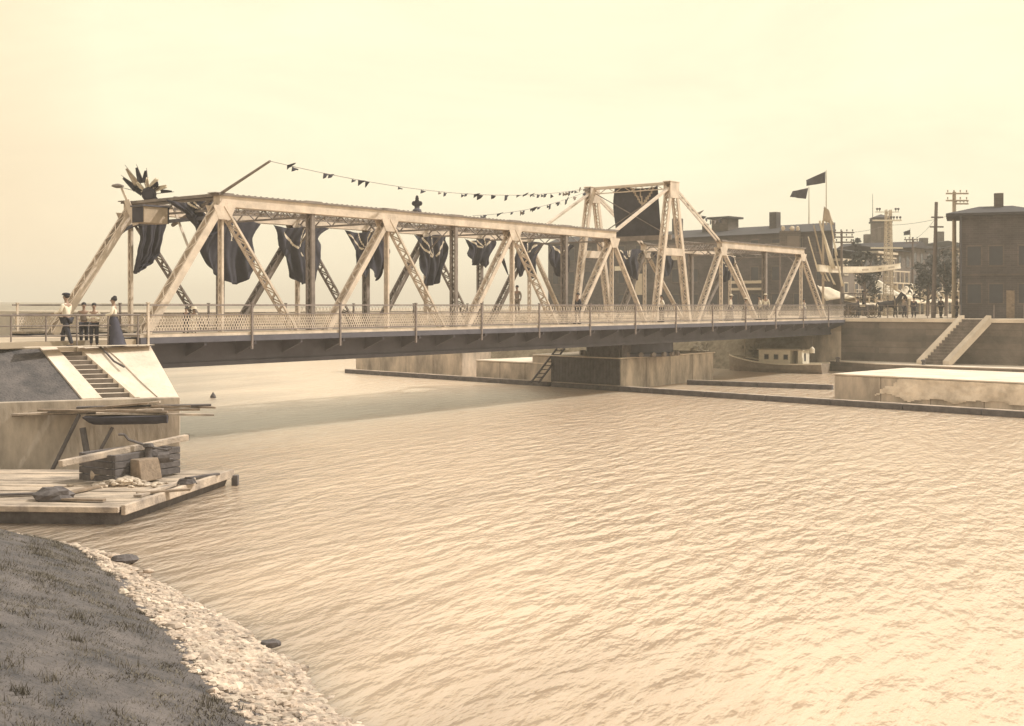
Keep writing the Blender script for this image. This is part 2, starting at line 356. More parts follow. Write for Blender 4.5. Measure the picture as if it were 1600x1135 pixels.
# ================================================================ STAIRS + ABUTMENTS
def stairs(par, bl, br, tl, tr, n, name='step', m=CONC, rm=RISER):
    bl, br, tl, tr = map(Vector, (bl, br, tl, tr))
    mb = MB()
    for i in range(n):
        a = lerp(bl, tl, i/n); b = lerp(br, tr, i/n); c = lerp(bl, tl, (i+1)/n); d = lerp(br, tr, (i+1)/n)
        z0 = bl.z-.25; z1 = a.z+(tl.z-bl.z)/n
        mb.hexa([(a.x, a.y, a.z-.2), (b.x, b.y, a.z-.2), (d.x, d.y, a.z-.2), (c.x, c.y, a.z-.2), (a.x, a.y, z1), (b.x, b.y, z1), (d.x, d.y, z1), (c.x, c.y, z1)]); mb.mi[-4] = 1  # front face takes the riser colour, shade included
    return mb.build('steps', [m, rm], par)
def slab(mb, q, th, up=0):   # q 4 pts ccw top surface; thickness down
    q = [Vector(p)+Vector((0, 0, up)) for p in q]; dn = Vector((0, 0, -th))
    return mb.hexa([p+dn for p in q]+q)
la = thing('left_abutment', 'pale concrete abutment with sloped facing and steps, at the left end of the bridge', 'abutment', (0, 0, 0))
mb = MB(); slab(mb, [Bp(213.5), Bp(279), Tp(235), Tp(120.5)], .5); mb.build('sloped_facing', CONC, la)
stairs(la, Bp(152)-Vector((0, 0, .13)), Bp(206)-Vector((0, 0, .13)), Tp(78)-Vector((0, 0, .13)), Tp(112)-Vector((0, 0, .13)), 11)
mb = MB(); slab(mb, [Bp(120), Bp(152), Tp(78), Tp(52)], .5, .03); mb.build('stair_cheek', CONC, la)
mb = MB(); slab(mb, [Bp(206), Bp(214), Tp(121), Tp(112)], .5, .03); mb.build('stair_cheek', CONC, la)
inn = (TB-BB); inn.z = 0
wl = MB(); q0 = Bp(-160); q1 = Bp(281); back = Vector((-1.0, 2.4, 0))
out = Vector((.05, -.12, 0))
pl = [q0+out, q1+out, q1+back*1.35, q0+back]
wl.prism([(p.x, p.y) for p in pl], -1, 2.296); wl.build('retaining_wall', CONCS, la, bevel=.03)
cp = MB(); pl = [q0+out*2.2, q1+out*2.2+Vector((.06, .02, 0)), q1+Vector((0, .5, 0)), q0+Vector((0, .5, 0))]
# side face under the slab + abutment face under the bridge end
sf = MB(); 
a, b_, c, d = BB, TB, B(-.34, -1.5), B(-.34, 0)
sf.hexa([(a.x, a.y, -1), (c.x+.4, c.y+.1, -1), (c.x-2.2, c.y+1, -1), (a.x-3, a.y+1.4, -1), (a.x, a.y, 2.25), (TB.x+.02, TB.y, 3.7), (TB.x-3, TB.y+1, 3.7), (a.x-3, a.y+1.4, 2.25)])
sf.build('side_wall', CONC, la)
pq = [B(-.9, -1.4), B(-.3, -1.4), B(-.3, 9), B(-.9, 9)]
MB().prism([(p.x, p.y) for p in pq], -1, 3.2).build('bridge_seat', CONCW, la)
# turf slope left of the stairs
tf = MB(); slab(tf, [Bp(-160), Bp(122), Tp(54), Tp(-160)], .3, -.03)
struct(tf.build('grass_slope', GRASS))
cr = MB(); cr.bar(G(30, 546, ZL)+Vector((0, .3, .05)), G(235, 541.5, ZL)+Vector((0, .2, .05)), .5, .012); cr.build('top_kerb', CONC, la)
mb = MB(); mb.path([Tp(157)+Vector((0, -.02, .01)), lerp(Tp(157), Bp(243), .35)+Vector((.03, 0, .012)), lerp(Tp(157), Bp(243), .7)+Vector((-.02, 0, .012)), Bp(243)+Vector((0, 0, .012))], .016, 5); mb.build('joint', CONCW, la)
wire = MB(); pts = [P(152, 541.5, 39.6), P(158, 546, 39.1), P(168, 556, 38.7), P(178, 567, 38.3), P(194, 576, 37.9)]
pts = [Vector((p.x, p.y, p.z+.05)) for p in pts]
wire.path(pts, .035, 6); tag(wire.build('rope', WOODD), 'dark frayed rope lying down the pale sloped concrete facing', 'rope')

ra = thing('right_abutment', 'dark masonry quay wall with a long pale-edged stair, at the right end of the bridge', 'abutment')
wpl = [B(SE-.02, -1.0), B(SE-.02, -40), B(SE+.3, -40), B(SE+.3, -1.0)]
MB().prism([(p.x, p.y) for p in wpl], -1, ZR-.25).build('masonry_wall', QUAY, ra)
wpl = [B(SE-.18, -1.0), B(SE-.18, -40), B(SE+.5, -40), B(SE+.5, -1.0)]
MB().prism([(p.x, p.y) for p in wpl], ZR-.25, ZR+.03).build('coping', CONC, ra, bevel=.02)
wpl = [B(SE-.02, 9), B(SE-.02, -.98), B(SE+.6, -.98), B(SE+.6, 9)]
MB().prism([(p.x, p.y) for p in wpl], -1, 3.1).build('bridge_seat', CONCW, ra)
def WR(u, ds=0, z=0):    # point on the right wall face under pixel column u, ds in front of it
    k = (u-HU)/F; s = SE-ds
    base = B(s, 0); t = (base.x-k*base.y)/(-(d2.x)+k*d2.y); return B(s, t, z)
bl = WR(1441, 2.4, .8); br = WR(1473, 2.4, .8); tl = WR(1507, .2, ZR); tr = WR(1541, .2, ZR)
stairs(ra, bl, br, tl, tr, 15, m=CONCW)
mb = MB()
slab(mb, [WR(1432, 2.45, 1.1), bl+Vector((0, 0, .3)), tl+Vector((0, 0, .3)), WR(1499, .15, ZR+.28)], .6); mb.build('stair_cheek', CONC, ra)
mb = MB()
slab(mb, [br+Vector((0, 0, .3)), WR(1482, 2.45, 1.1), WR(1549, .15, ZR+.28), tr+Vector((0, 0, .3))], .6); mb.build('stair_cheek', CONC, ra)
tp = [B(SE-.03, -.2), B(SE-.9, -.4), B(SE-3.4, -5), B(SE-4.2, -12), B(SE-4.6, -40), B(SE-.03, -40)]
tpm = MB().prism([(p.x, p.y) for p in tp], .74, .8); struct(tpm.build('towpath', CONC)); struct(MB().prism([(p.x, p.y) for p in tp], -1, .739).build('towpath_foot', QUAY))
for i, u in enumerate((1309, 1443)):
    b = WR(u, 3.0, .8); m_ = MB(); m_.lathe((0, 0, 0), [(.14, 0), (.13, .22), (.19, .26), (.19, .34), (.1, .38)], 10)
    o = m_.build('mooring_bollard', WOODD); o.location = b
    tag(o, ['small dark mooring bollard on the towpath edge by the boat', 'small dark mooring bollard at the foot of the quay stairs'][i], 'bollard', 'mooring bollards on the towpath')
for i, u in enumerate((1356, 1418, 1449, 1482, 1520, 1560)):
    pass
fn = thing('quay_railing', 'thin iron post and rail fence along the top of the dark quay wall', 'railing')
pr = None
for u in (1325, 1356, 1387, 1418, 1449, 1480, 1500, 1553, 1600):
    p = WR(u, -.15, ZR+.03); MB().tube(p, p+Vector((0, 0, 1.05)), .035).build('post', RAIL, fn)
for z in (.55, 1.03):
    MB().tube(WR(1325, -.15, ZR+z), WR(1500, -.15, ZR+z), .018, n=5).build('rail', RAIL, fn)

# ================================================================ PIERS AND BOOMS IN THE CANAL
def pxy(*ps): return [(p.x, p.y) for p in ps]
C0 = Vector((6.7, 71.7, 0))
pc = thing('pivot_pier', 'pale concrete centre pier carrying the turning drum of the swing bridge', 'pier')
MB().prism(pxy(C0, C0+d1*12, C0+d1*12+cc*7.5, C0+cc*7.5), -1, 1.88).build('pier_body', CONCW, pc, bevel=.06)
MB().prism(pxy(C0-ccn*-.08-d1*.08, C0+d1*12.1-d2*.1, C0+d1*12.1+cc*7.4, C0+cc*7.4-d1*.08), 1.882, 1.96).build('pier_cap', CONC, pc, bevel=.02)
for i in range(3):
    q = C0+d1*(3*(i+1)); MB().prism(pxy(q-d1*.02-d2*.008, q+d1*.02-d2*.008, q+d1*.02+d2*.02, q-d1*.02+d2*.02), -.5, 1.87).build('form_joint', RISER, pc)
mb = MB()
nfl = 22
for i in range(nfl):
    p = C0+cc*(.05+5.7*i/nfl)+ccn*.10; q = C0+cc*(.05+5.7*(i+.93)/nfl)+ccn*.10; top = 2.83 if i < 10 else 1.9+.02*(i % 3)
    mb.hexa([tuple(p)[:2]+(-1,), tuple(q)[:2]+(-1,), tuple(q-ccn*.09)[:2]+(-1,), tuple(p-ccn*.09)[:2]+(-1,), tuple(p)[:2]+(top,), tuple(q)[:2]+(top,), tuple(q-ccn*.09)[:2]+(top,), tuple(p-ccn*.09)[:2]+(top,)])
mb.build('timber_sheathing', WOODD, pc)  # dark boards added to carry the bridge's shade on this pier face
mb = MB(); mb.prism(pxy(C0+d1*.1, C0+d1*.1+cc*2.6, C0+d1*1.2+cc*2.6, C0+d1*1.2), 1.96, 2.82); mb.build('timber_block', WOODD, pc)
def wallblock(name, label, a, b, th, z, m=CONCW):
    dr = (b-a).normalized(); nn = Vector((-dr.y, dr.x, 0))
    if nn.y < 0: nn = -nn
    o = thing(name, label, 'pier', group='concrete guard piers in the canal')
    MB().prism(pxy(a, b, b+nn*th, a+nn*th), -1, z-.08).build('pier_body', m, o, bevel=.08)
    ln_ = (b-a).length; nj = max(1, int(ln_/3.2))
    for i in range(nj):
        q = a+dr*(ln_*(i+1)/(nj+1)); MB().prism(pxy(q-dr*.02-nn*.008, q+dr*.02-nn*.008, q+dr*.02+nn*.02, q-dr*.02+nn*.02), -.5, z-.1).build('form_joint', RISER, o)
    MB().prism(pxy(a-nn*.04-dr*.04, b-nn*.04+dr*.04, b+nn*(th+.04)+dr*.04, a+nn*(th+.04)-dr*.04), z-.078, z).build('pier_cap', CONC, o, bevel=.02)
    return o
wallblock('guard_pier', 'long weathered concrete guard pier, farthest left beyond the bridge', Vector((-12.3, 91.6, 0)), Vector((-3.6, 83.2, 0)), 3, 1.95)
wallblock('guard_pier', 'short streaked concrete guard pier with a ladder against it, left of the pivot pier', Vector((-2.5, 80.6, 0)), Vector((2.55, 75.8, 0)), 6.0, 1.42)
rq0 = G(1303, 624, 0); rqd = (G(1505, 637, 0)-rq0).normalized(); rqn = Vector((-rqd.y, rqd.x, 0)); rqn = -rqn if rqn.y < 0 else rqn
rgp = wallblock('guard_pier', 'large rough concrete guard pier in front of the quay stairs, stained left and bleached right', rq0, rq0+rqd*14, 8.5, 1.42, CONCS)
mb = MB(); e0 = rq0-rqn*.03; nseg = 120; nz_ = 20
for i in range(nseg+1):
    for j in range(nz_+1):
        z = .10+1.22*j/nz_; x = 2.2+11.6*i/nseg; q_ = e0+rqd*x-rqn*(.03+.06*noise.noise(Vector((x*.9, z*1.5, 0)))+.03*noise.noise(Vector((x*3, z*4, 2))))
        mb.v.append((q_.x, q_.y, z))
for i in range(nseg):
    for j in range(nz_):
        x = 2.2+11.6*(i+.5)/nseg; z = .10+1.22*(j+.5)/nz_
        if x < 3.1+1.1*noise.noise(Vector((z*1.3, 4, 1)))+.5*noise.noise(Vector((x*4, z*5, 1))) or z < .28+.35*noise.noise(Vector((x*.8, z*2, 6))): continue
        mb.f.append((i*(nz_+1)+j, (i+1)*(nz_+1)+j, (i+1)*(nz_+1)+j+1, i*(nz_+1)+j+1)); mb.mi.append(0)
mb.build('bleached_facing', CONCB, rgp)
def boom(label, a, b, r, n):
    o = thing('timber_boom', label, 'boom', group='floating timber booms')
    L_ = (b-a)
    for i in range(n):
        p = a+L_*(i/n); q = a+L_*((i+.985)/n)
        MB().bar(p+Vector((0, 0, .12)), q+Vector((0, 0, .12)), r*2, .34).build('beam', WOODD, o, bevel=.03)
        MB().bar(p+Vector((0, 0, .294)), q+Vector((0, 0, .294)), r*1.5, .035).build('top_plank', WOODL, o)
    return o
a = G(542, 583, 0); b = G(860, 604, 0); c = G(1115, 618.5, 0); d = G(1506, 646, 0)
boom('long dark timber boom at the foot of the left guard piers', a, b, .22, 5)
boom('long dark timber boom in front of the pivot pier and large right pier', b+Vector((.2, -.2, 0)), d+(d-c).normalized()*5, .24, 8)
boom('shorter timber boom running from the pivot pier to the large right pier', G(1075, 601, 0), G(1302, 609, 0), .22, 4)
ld = thing('ladder', 'dark wooden ladder leaning against the short guard pier', 'ladder')
la0, la1 = P(835, 599, 74.2), P(876, 545, 76.4); sdv = Vector((.26, .12, 0))
for s_ in (-1, 1): MB().bar(la0+sdv*s_, la1+sdv*s_, .09, .09).build('rail', WOODD, ld)
for i in range(9):
    p = lerp(la0, la1, (i+.5)/9); MB().tube(p-sdv, p+sdv, .03, n=5).build('rung', WOODD, ld)

# ================================================================ SWING BRIDGE
BR = thing('swing_bridge', 'pale riveted steel truss swing bridge spanning the canal, with an upright tower over its pivot', 'bridge', tuple(BO), BANG)
TW = 6.0; ZT = 9.28; ZB = 2.95   # truss width, chord centre line, bottom nodes
def laced(a, b, t, wid, dep, pitch, name, m=STEEL, parent=BR, plate=.035, bars=.05, both=True):
    """box member made of two side channels joined by lacing; a,b = (s,z)"""
    def cut(p, q):
        if p[1] < 4.0 and name != 'tower_strut': k = (4.0-p[1])/(q[1]-p[1]); return (p[0]+(q[0]-p[0])*k, 4.0)
        return p
    a, b = cut(a, b), cut(b, a)
    A = Vector((a[0], t, a[1])); Bv = Vector((b[0], t, b[1])); d = (Bv-A); Ln = d.length; d.normalize()
    y = Vector((0, 1, 0)); n = d.cross(y).normalized(); mb = MB()
    for sg in (-1, 1):
        o = y*(sg*wid/2)
        mb.bar(A+o, Bv+o, plate, dep, up=n)
        for sn in (-1, 1):
            mb.bar(A+o-y*(sg*.035)+n*(sn*(dep/2-.012)), Bv+o-y*(sg*.035)+n*(sn*(dep/2-.012)), .07, .02, up=n)
    k = max(2, int(Ln/pitch))
    for sn in ((-1, 1) if both else (-1,)):
        for i in range(k):
            sg = 1 if i % 2 else -1
            p = A+d*(Ln*(i+.02)/k)+y*(sg*wid/2*.86)+n*(sn*(dep/2+.008)); q = A+d*(Ln*(i+.98)/k)-y*(sg*wid/2*.86)+n*(sn*(dep/2+.008))
            mb.bar(p, q, bars, .014, up=n)
    return mb.build(name, m, parent)
BOTL = [0.1, 9.0, 18.35, 27.7, 37.1]; TOPL = [4.3, 13.65, 23.0, 32.5]
BOTR = [41.8, 52.8, 64.4]; TOPR = [46.1, 59.1]; SC_ = 39.45; ZTW = 12.9
for t in (0, TW):
    for (s0, s1) in ((4.3, 32.5), (46.1, 59.1)):
        mb = MB(); mb.box(s0-.2, t-.2, 9.06, s1+.2, t+.2, 9.49)
        mb.box(s0-.22, t-.24, 9.065, s1+.22, t+.24, 9.09)
        k = int((s1-s0)/.3)
        o = mb.build('top_chord', STEEL, BR)
        mc = MB(); mc.box(s0-.3, t-.27, 9.492, s1+.3, t+.27, 9.56)
        for i in range(k):
            mc.box(s0+.3*i, t-.26, 9.562, s0+.3*i+.06, t-.2, 9.585)
        for s in [x for x in TOPL+TOPR+BOTL[1:4]+BOTR[1:2] if s0 <= x <= s1]:
            mc.box(s-.45, t-.25, 9.562, s+.45, t+.25, 9.60)
        mc.build('cover_plate', STEELD, BR)
    laced((0.1, ZB+.2), (4.3, 9.25), t, .44, .29, .42, 'end_post')
    laced((64.4, ZB+.2), (59.1, 9.25), t, .42, .16, .42, 'end_post')
    for a_, b_, lt in ((4.3, 9.0, 0), (13.65, 9.0, 1), (13.65, 18.35, 0), (23, 18.35, 1), (23, 27.7, 0), (32.5, 27.7, 1), (32.5, 37.1, 2), (46.1, 41.8, 1), (46.1, 52.8, 2), (59.1, 52.8, 1)):
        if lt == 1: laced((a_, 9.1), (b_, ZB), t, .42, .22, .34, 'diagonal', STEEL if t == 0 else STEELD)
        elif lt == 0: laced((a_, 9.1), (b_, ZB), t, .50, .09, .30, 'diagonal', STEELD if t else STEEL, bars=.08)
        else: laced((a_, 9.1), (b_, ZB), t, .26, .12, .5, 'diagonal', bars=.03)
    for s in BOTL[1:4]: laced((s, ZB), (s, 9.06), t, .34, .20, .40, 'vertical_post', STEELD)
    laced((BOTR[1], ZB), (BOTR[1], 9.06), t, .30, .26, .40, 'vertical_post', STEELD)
    for s in TOPL+TOPR: laced((s, ZB), (s, 9.06), t, .22, .06 if s > 30 else .10, .36, 'hanger', STEEL, bars=.04)
    # gusset plates
    for s in TOPL+TOPR:
        mb = MB()
        for sg in (-1, 1):
            y = t+sg*.235
            mb.hexa([(s-.55, y-.01, 9.1), (s-.28, y-.01, 8.55), (s+.28, y-.01, 8.55), (s+.55, y-.01, 9.1), (s-.55, y+.01, 9.1), (s-.28, y+.01, 8.55), (s+.28, y+.01, 8.55), (s+.55, y+.01, 9.1)])
        mb.build('gusset', STEEL, BR)
    # tower legs
    for s in (37.1, 41.8): laced((s, ZB), (SC_+(s-SC_)*.13, ZTW-.2), t, .42, .27, .42, 'tower_leg', bars=.06)
    mb = MB()
    for sg in (-1, 1): mb.box(SC_-.55, t+sg*.24-.012, ZTW-.95, SC_+.55, t+sg*.24+.012, ZTW+.05)
    mb.box(SC_-.6, t-.28, ZTW+.052, SC_+.6, t+.28, ZTW+.1); mb.build('tower_head', STEEL, BR)
    MB().bar((SC_-.3, t, ZTW-.3), (32.6, t, 9.4), .10, .26, up=(0, 1, 0)).build('stay_bar', STEEL, BR)
    mb = MB()
    for sg in (-1, 1): mb.bar((SC_+.3, t+sg*.12, ZTW-.3), (46.0, t+sg*.12, 9.4), .05, .14, up=(0, 0, 1))
    mb.build('stay_bar', STEEL, BR)
    laced((38.2, 8.55), (40.7, 8.55), t, .4, .45, .6, 'tower_strut')
    # bottom girder
    mb = MB(); mb.box(-.3, t-.18, 2.84, 64.6, t+.18, 3.0); mb.box(-.3, t-.12, 3.0, 64.6, t+.12, 3.93); mb.box(-.3, t-.16, 3.93, 64.6, t+.16, 4.02)
    mb.build('bottom_girder', DARK, BR)
# portals and sway struts
for s in TOPL+BOTL[1:4]+TOPR+BOTR[1:2]:
    mb = MB(); z1 = 9.4; z0 = 8.95
    mb.bar((s, 0, z1), (s, TW, z1), .1, .1); mb.bar((s, 0, z0), (s, TW, z0), .1, .08)
    for i in range(10):
        y0 = TW*i/10; y1 = TW*(i+1)/10
        mb.bar((s, y0, z1 if i % 2 else z0), (s, y1, z0 if i % 2 else z1), .05, .04)
    mb.build('sway_strut', STEELD, BR)
    if s in TOPL[1:]+TOPR:
        mb = MB(); mb.bar((s, .1, 8.1), (s, 1.1, 8.95), .07, .07); mb.bar((s, TW-.1, 8.1), (s, TW-1.1, 8.95), .07, .07); mb.build('knee_brace', STEELD, BR)
mb = MB(); mb.bar((4.3, 0, 8.68), (4.3, TW, 8.6), .1, .14); mb.build('portal_strut', DARK, BR)
mb = MB(); mb.bar((4.3, 0, 9.53), (4.3, TW, 9.53), .3, .12); mb.build('portal_strut', STEELD, BR)
mb = MB()
pa = [(4.3, TW-.3, 8.6), (3.9, TW-.1, 8.35), (3.35, TW, 7.9)]
for a_, b_ in zip(pa[:-1], pa[1:]): mb.bar(a_, b_, .14, .14)
mb.build('knee_brace', DARK, BR)
# tower head frame
laced_t = MB(); laced_t.bar((SC_, 0, ZTW), (SC_, TW, ZTW), .3, .16); laced_t.bar((SC_, 0, ZTW-.35), (SC_, TW, ZTW-.35), .1, .06)
for i in range(10): laced_t.bar((SC_, TW*i/10, ZTW-(.35 if i % 2 else 0)), (SC_, TW*(i+1)/10, ZTW-(0 if i % 2 else .35)), .05, .04)
laced_t.build('tower_head_strut', STEEL, BR)
mb = MB(); mb.bar((SC_, .2, ZTW-.3), (SC_, TW-.2, 9.6), .06, .05); mb.bar((SC_, TW-.2, ZTW-.3), (SC_, .2, 9.6), .06, .05); mb.bar((SC_, 0, 9.5), (SC_, TW, 9.5), .16, .3)
mb.build('tower_sway_rods', STEELD, BR)
for (s0, s1) in ((4.3, 32.5), (46.1, 59.1)):   # top laterals + middle lattice strut
    mb = MB(); ss = [x for x in sorted(TOPL+TOPR+BOTL[1:4]+BOTR[1:2]) if s0 <= x <= s1]
    for a_, b_ in zip(ss[:-1], ss[1:]): mb.bar((a_, 0, 9.35), (b_, TW, 9.35), .05, .05); mb.bar((a_, TW, 9.30), (b_, 0, 9.30), .05, .05)
    mb.build('lateral_rods', STEELD, BR)
    mb = MB(); k = int((s1-s0)/.36)
    for z in (9.1, 9.36, 9.62): mb.bar((s0, 3, z), (s1, 3, z), .04, .05)
    for i in range(k):
        a_ = s0+(s1-s0)*i/k; b_ = s0+(s1-s0)*(i+1)/k
        for z in (9.1, 9.36): mb.bar((a_, 3, z), (b_, 3, z+.26), .03, .045); mb.bar((a_, 3.02, z+.26), (b_, 3.02, z), .03, .045)
    mb.build('lattice_strut', STEELD, BR)
# deck
mb = MB(); mb.box(-.3, .2, 3.86, 64.6, TW-.2, 3.98)
for i in range(300): mb.box(-.3+i*.2163, .25, 3.98, -.3+i*.2163+.2, TW-.25, 4.02)
mb.build('roadway', DECK, BR)
mb = MB()
for i in range(28): mb.box(.1+i*2.38, -.1+.2, 3.05, .35+i*2.38, TW-.2, 3.8)
mb.build('floor_beams', DARK, BR)
for y0, y1 in ((-1.35, -.22), (TW+.22, TW+1.35)):
    mb = MB()
    for i in range(320): mb.box(-.3+i*.203, y0+.02, 4.07, -.3+i*.203+.19, y1, 4.15)
    mb.build('sidewalk', DECK, BR)
    mb = MB(); yo = y0 if y0 < 0 else y1
    mb.box(-.3, min(yo, yo-.04*(1 if y0 > 0 else -1)), 4.04, 64.6, max(yo, yo-.04*(1 if y0 > 0 else -1)), 4.165); mb.build('kerb_board', STEEL, BR)
    mb = MB(); mb.box(-.3, yo-.05, 3.82, 64.6, yo+.05, 4.036)
    for i in range(28): mb.hexa([(.1+i*2.38, y0, 3.7), (.2+i*2.38, y0, 3.7), (.2+i*2.38, y1, 3.25), (.1+i*2.38, y1, 3.25), (.1+i*2.38, y0, 4.03), (.2+i*2.38, y0, 4.03), (.2+i*2.38, y1, 4.03), (.1+i*2.38, y1, 4.03)])
    mb.build('sidewalk_bracket', DARK, BR)
    # railing
    yr = yo+(.03 if y0 > 0 else -.03)
    rl = MB(); rl.bar((-.2, yr, 5.2), (64.5, yr, 5.2), .07, .06); rl.build('handrail', RAIL, BR)
    rl = MB(); rl.bar((-.2, yr, 4.84), (64.5, yr, 4.84), .04, .04); rl.bar((-.2, yr, 4.25), (64.5, yr, 4.25), .04, .04); rl.build('mid_rail', RAIL, BR)
    for i in range(14):
        s = .0+4.7*i; mb = MB(); mb.box(s-.04, yr-.05, 3.5, s+.04, yr+.02, 5.26); mb.box(s-.06, yr-.07, 5.262, s+.06, yr+.04, 5.30)
        mb.build('railing_post', RAIL if i else STEEL, BR)
    lt = MB(); k = 540; ds = 64.6/k
    for i in range(k-3):
        s = -.2+i*ds*1.0
        for a_, b_ in ((s, s+ds*2.6), (s+ds*2.6, s)):
            lt.add([(a_-.017, yr, 4.26), (a_+.017, yr, 4.26), (b_+.017, yr+.004, 4.83), (b_-.017, yr+.004, 4.83)], [(0, 1, 2, 3)])
    lt.build('railing_lattice', STEEL, BR)
    lt = MB()
    for i in range(0, k-3, 2):
        s = -.2+i*ds
        if s < 15: continue
        for a_, b_ in ((s, s+ds*1.5), (s+ds*1.5, s)):
            lt.add([(a_-.014, yr, 4.85), (a_+.014, yr, 4.85), (b_+.014, yr+.004, 5.17), (b_-.014, yr+.004, 5.17)], [(0, 1, 2, 3)])
    lt.build('upper_lattice', STEEL, BR)
# drum
ctr = (SC_, TW/2+.1, 0)
mb = MB(); mb.lathe(ctr, [(3.0, 1.97), (3.0, 2.15), (2.8, 2.2), (2.8, 2.82)], 40)
for i in range(36):
    a_ = i*math.pi/18; mb.tube((ctr[0]+2.92*math.cos(a_), ctr[1]+2.92*math.sin(a_), 2.02), (ctr[0]+2.7*math.cos(a_), ctr[1]+2.7*math.sin(a_), 2.02), .0, .0, 4)
mb.build('turntable_drum', DARK, BR)
for i in range(24):
    a_ = i*math.pi/12; p = Vector((ctr[0]+3.14*math.cos(a_), ctr[1]+3.14*math.sin(a_), 2.12)); q = Vector((math.cos(a_), math.sin(a_), 0))
    MB().tube(p-q*.1, p+q*.1, .15, n=10).build('turntable_roller', STEELD, BR)
mb = MB(); mb.box(-.3, -.5, 2.2, .3, TW+.5, 2.85) ; 
# operator cabinet in the portal
mb = MB(); cab = thing('cabinet', 'boxy tan and dark cabinet mounted high in the left portal of the bridge', 'cabinet')
cab.location = B(3.05, 3.26, 8.52); cab.rotation_euler = (0, 0, BANG)
mb = MB(); mb.box(0, 0, 0, 1.14, .78, .66); mb.build('body', CLOTHM, cab, bevel=.01)
mb = MB(); mb.box(-.02, .02, .02, -.003, .76, .64); mb.build('end_panel', CLOTHD, cab)  # dark cover puts the shade of this end into its colour
mb = MB(); mb.box(-.06, -.06, .662, 1.2, .84, .72); mb.build('lid', DARK, cab)
mb = MB(); mb.box(1.142, -.01, .0, 1.2, .77, .66); mb.build('end_panel', CLOTHD, cab)
# finial on the top chord
fo = thing('roof_ornament', 'dark trefoil ornament standing on the top chord of the bridge', 'ornament'); fo.location = B(15.7, .0, 9.59); fo.scale = (.72, .72, .78)
mb = MB(); mb.lathe((0, 0, 0), [(.30, 0), (.28, .12), (.16, .2), (.17, .3)], 12); mb.build('pedestal', DARK, fo)
mb = MB()
for (x, z, r) in ((0, .42, .2), (-.2, .5, .15), (.2, .5, .15), (0, .65, .14), (0, .8, .12), (0, .9, .09)): mb.ball((x, 0, z), r, .09, r, 12, 8)
mb.build('trefoil', CLOTHD, fo, smooth=True)

# ================================================================ FLAGS, DRAPES, BUNTING
fan = [(0, .55, .5), (.25, .42, .44), (.5, .40, .42), (.8, .30, .3), (1, .05, .12)]
rnd_ = [(0, .5, .52), (.25, .5, .5), (.55, .52, .5), (.82, .34, .36), (1, .02, .08)]
fork = [(0, .6, .45), (.3, .34, .42), (.6, .30, .38), (.8, .34, .28), (1, .1, .04)]
def drape(label, s, t, w_top, hgt, shape, seed, ztop=9.0, axis='s', skew=0, group='draped flags hung along the far truss', stripes=4):
    """cloth hung from the chord: shape = list of (v, left, right) half widths as fraction of w_top"""
    rnd = random.Random(seed); nu, nv = 76, 76; mb = MB(); vs = []; w_top *= 1.2; hgt *= .93
    def hw(v):
        for (a, b) in zip(shape[:-1], shape[1:]):
            if a[0] <= v <= b[0]:
                q = (v-a[0])/(b[0]-a[0]); q = q*q*(3-2*q); return a[1]+(b[1]-a[1])*q, a[2]+(b[2]-a[2])*q
        return shape[-1][1:]
    kind = 'round' if shape is rnd_ else ('fork' if shape is fork else 'fan')
    pk = rnd.uniform(.4, .62)
    def lf(u):
        if shape[-1][0] == 1 and kind == 'fan' and len(shape) != 5: return 1
        e = abs(u-pk)/(pk if u < pk else 1-pk)
        q = math.sqrt(max(0, 1-e**2.3))
        if kind == 'round': return .50+.50*q
        if kind == 'fork': return .48+.40*q-.20*math.exp(-((u-pk)/.10)**2)+.10*math.exp(-((u-.80)/.07)**2)
        return .42+.55*q
    for j in range(nv+1):
        v = j/nv
        for i in range(nu+1):
            u = i/nu
            wdt = w_top*(.98-.10*math.sin(v*math.pi*.9)) if kind == 'round' else w_top*(1-.28*math.sin(min(1, v*1.9)*math.pi/2)+.06*math.sin(v*7+seed))
            if len(shape) != 5: l, r = hw(v); x = (-l+(l+r)*u)*w_top
            else: x = (u-.5)*wdt*(1-.35*max(0, v-.6)**1.2)+.05*w_top*math.sin(v*5+seed)
            x += skew*v
            fold = .12*math.sin(u*17+seed+2.5*v+1.5*math.sin(v*3+seed))+.06*math.sin(u*37+seed*2+v*3)
            vs.append((x, fold*(.4+v*.8), -v*hgt*lf(u)*(1+.05*noise.noise(Vector((seed*1.7, u*5, 2))))-.10*math.sin(u*math.pi*2)*(1-v)))
    fs = []; mi = []
    kx, kv = rnd.uniform(.36, .62), rnd.uniform(.36, .48)   # knot of the radiating stripes
    angs = rnd.sample([-2.75, -2.35, -2.0, -1.65, -1.25, -.85, -.45, .75], stripes) if stripes else []
    for j in range(nv):
        for i in range(nu):
            fs.append((j*(nu+1)+i, j*(nu+1)+i+1, (j+1)*(nu+1)+i+1, (j+1)*(nu+1)+i))
            u = (i+.5)/nu-kx; v = (j+.5)/nv-kv; a = math.atan2(v*hgt, u*w_top*1.6); rr = math.hypot(u*w_top, v*hgt)
            m = 0
            if (v < .12) and .16 < rr < 1.5 and stripes:
                for ang in angs:
                    if abs(a-ang)*rr < .03+.03*rr: m = 1
            mi.append(m)
    mb.v = vs; mb.f = fs; mb.mi = mi
    o = mb.build('draped_flag', [CLOTHD, CLOTHL], smooth=True)
    so = o.modifiers.new('thickness', 'SOLIDIFY'); so.thickness = .012
    o.location = B(s, t, ztop); o.rotation_euler = (0, 0, BANG if axis == 's' else BANG+math.pi/2)
    tag(o, label, 'flag', group); return o
TF = TW-.35
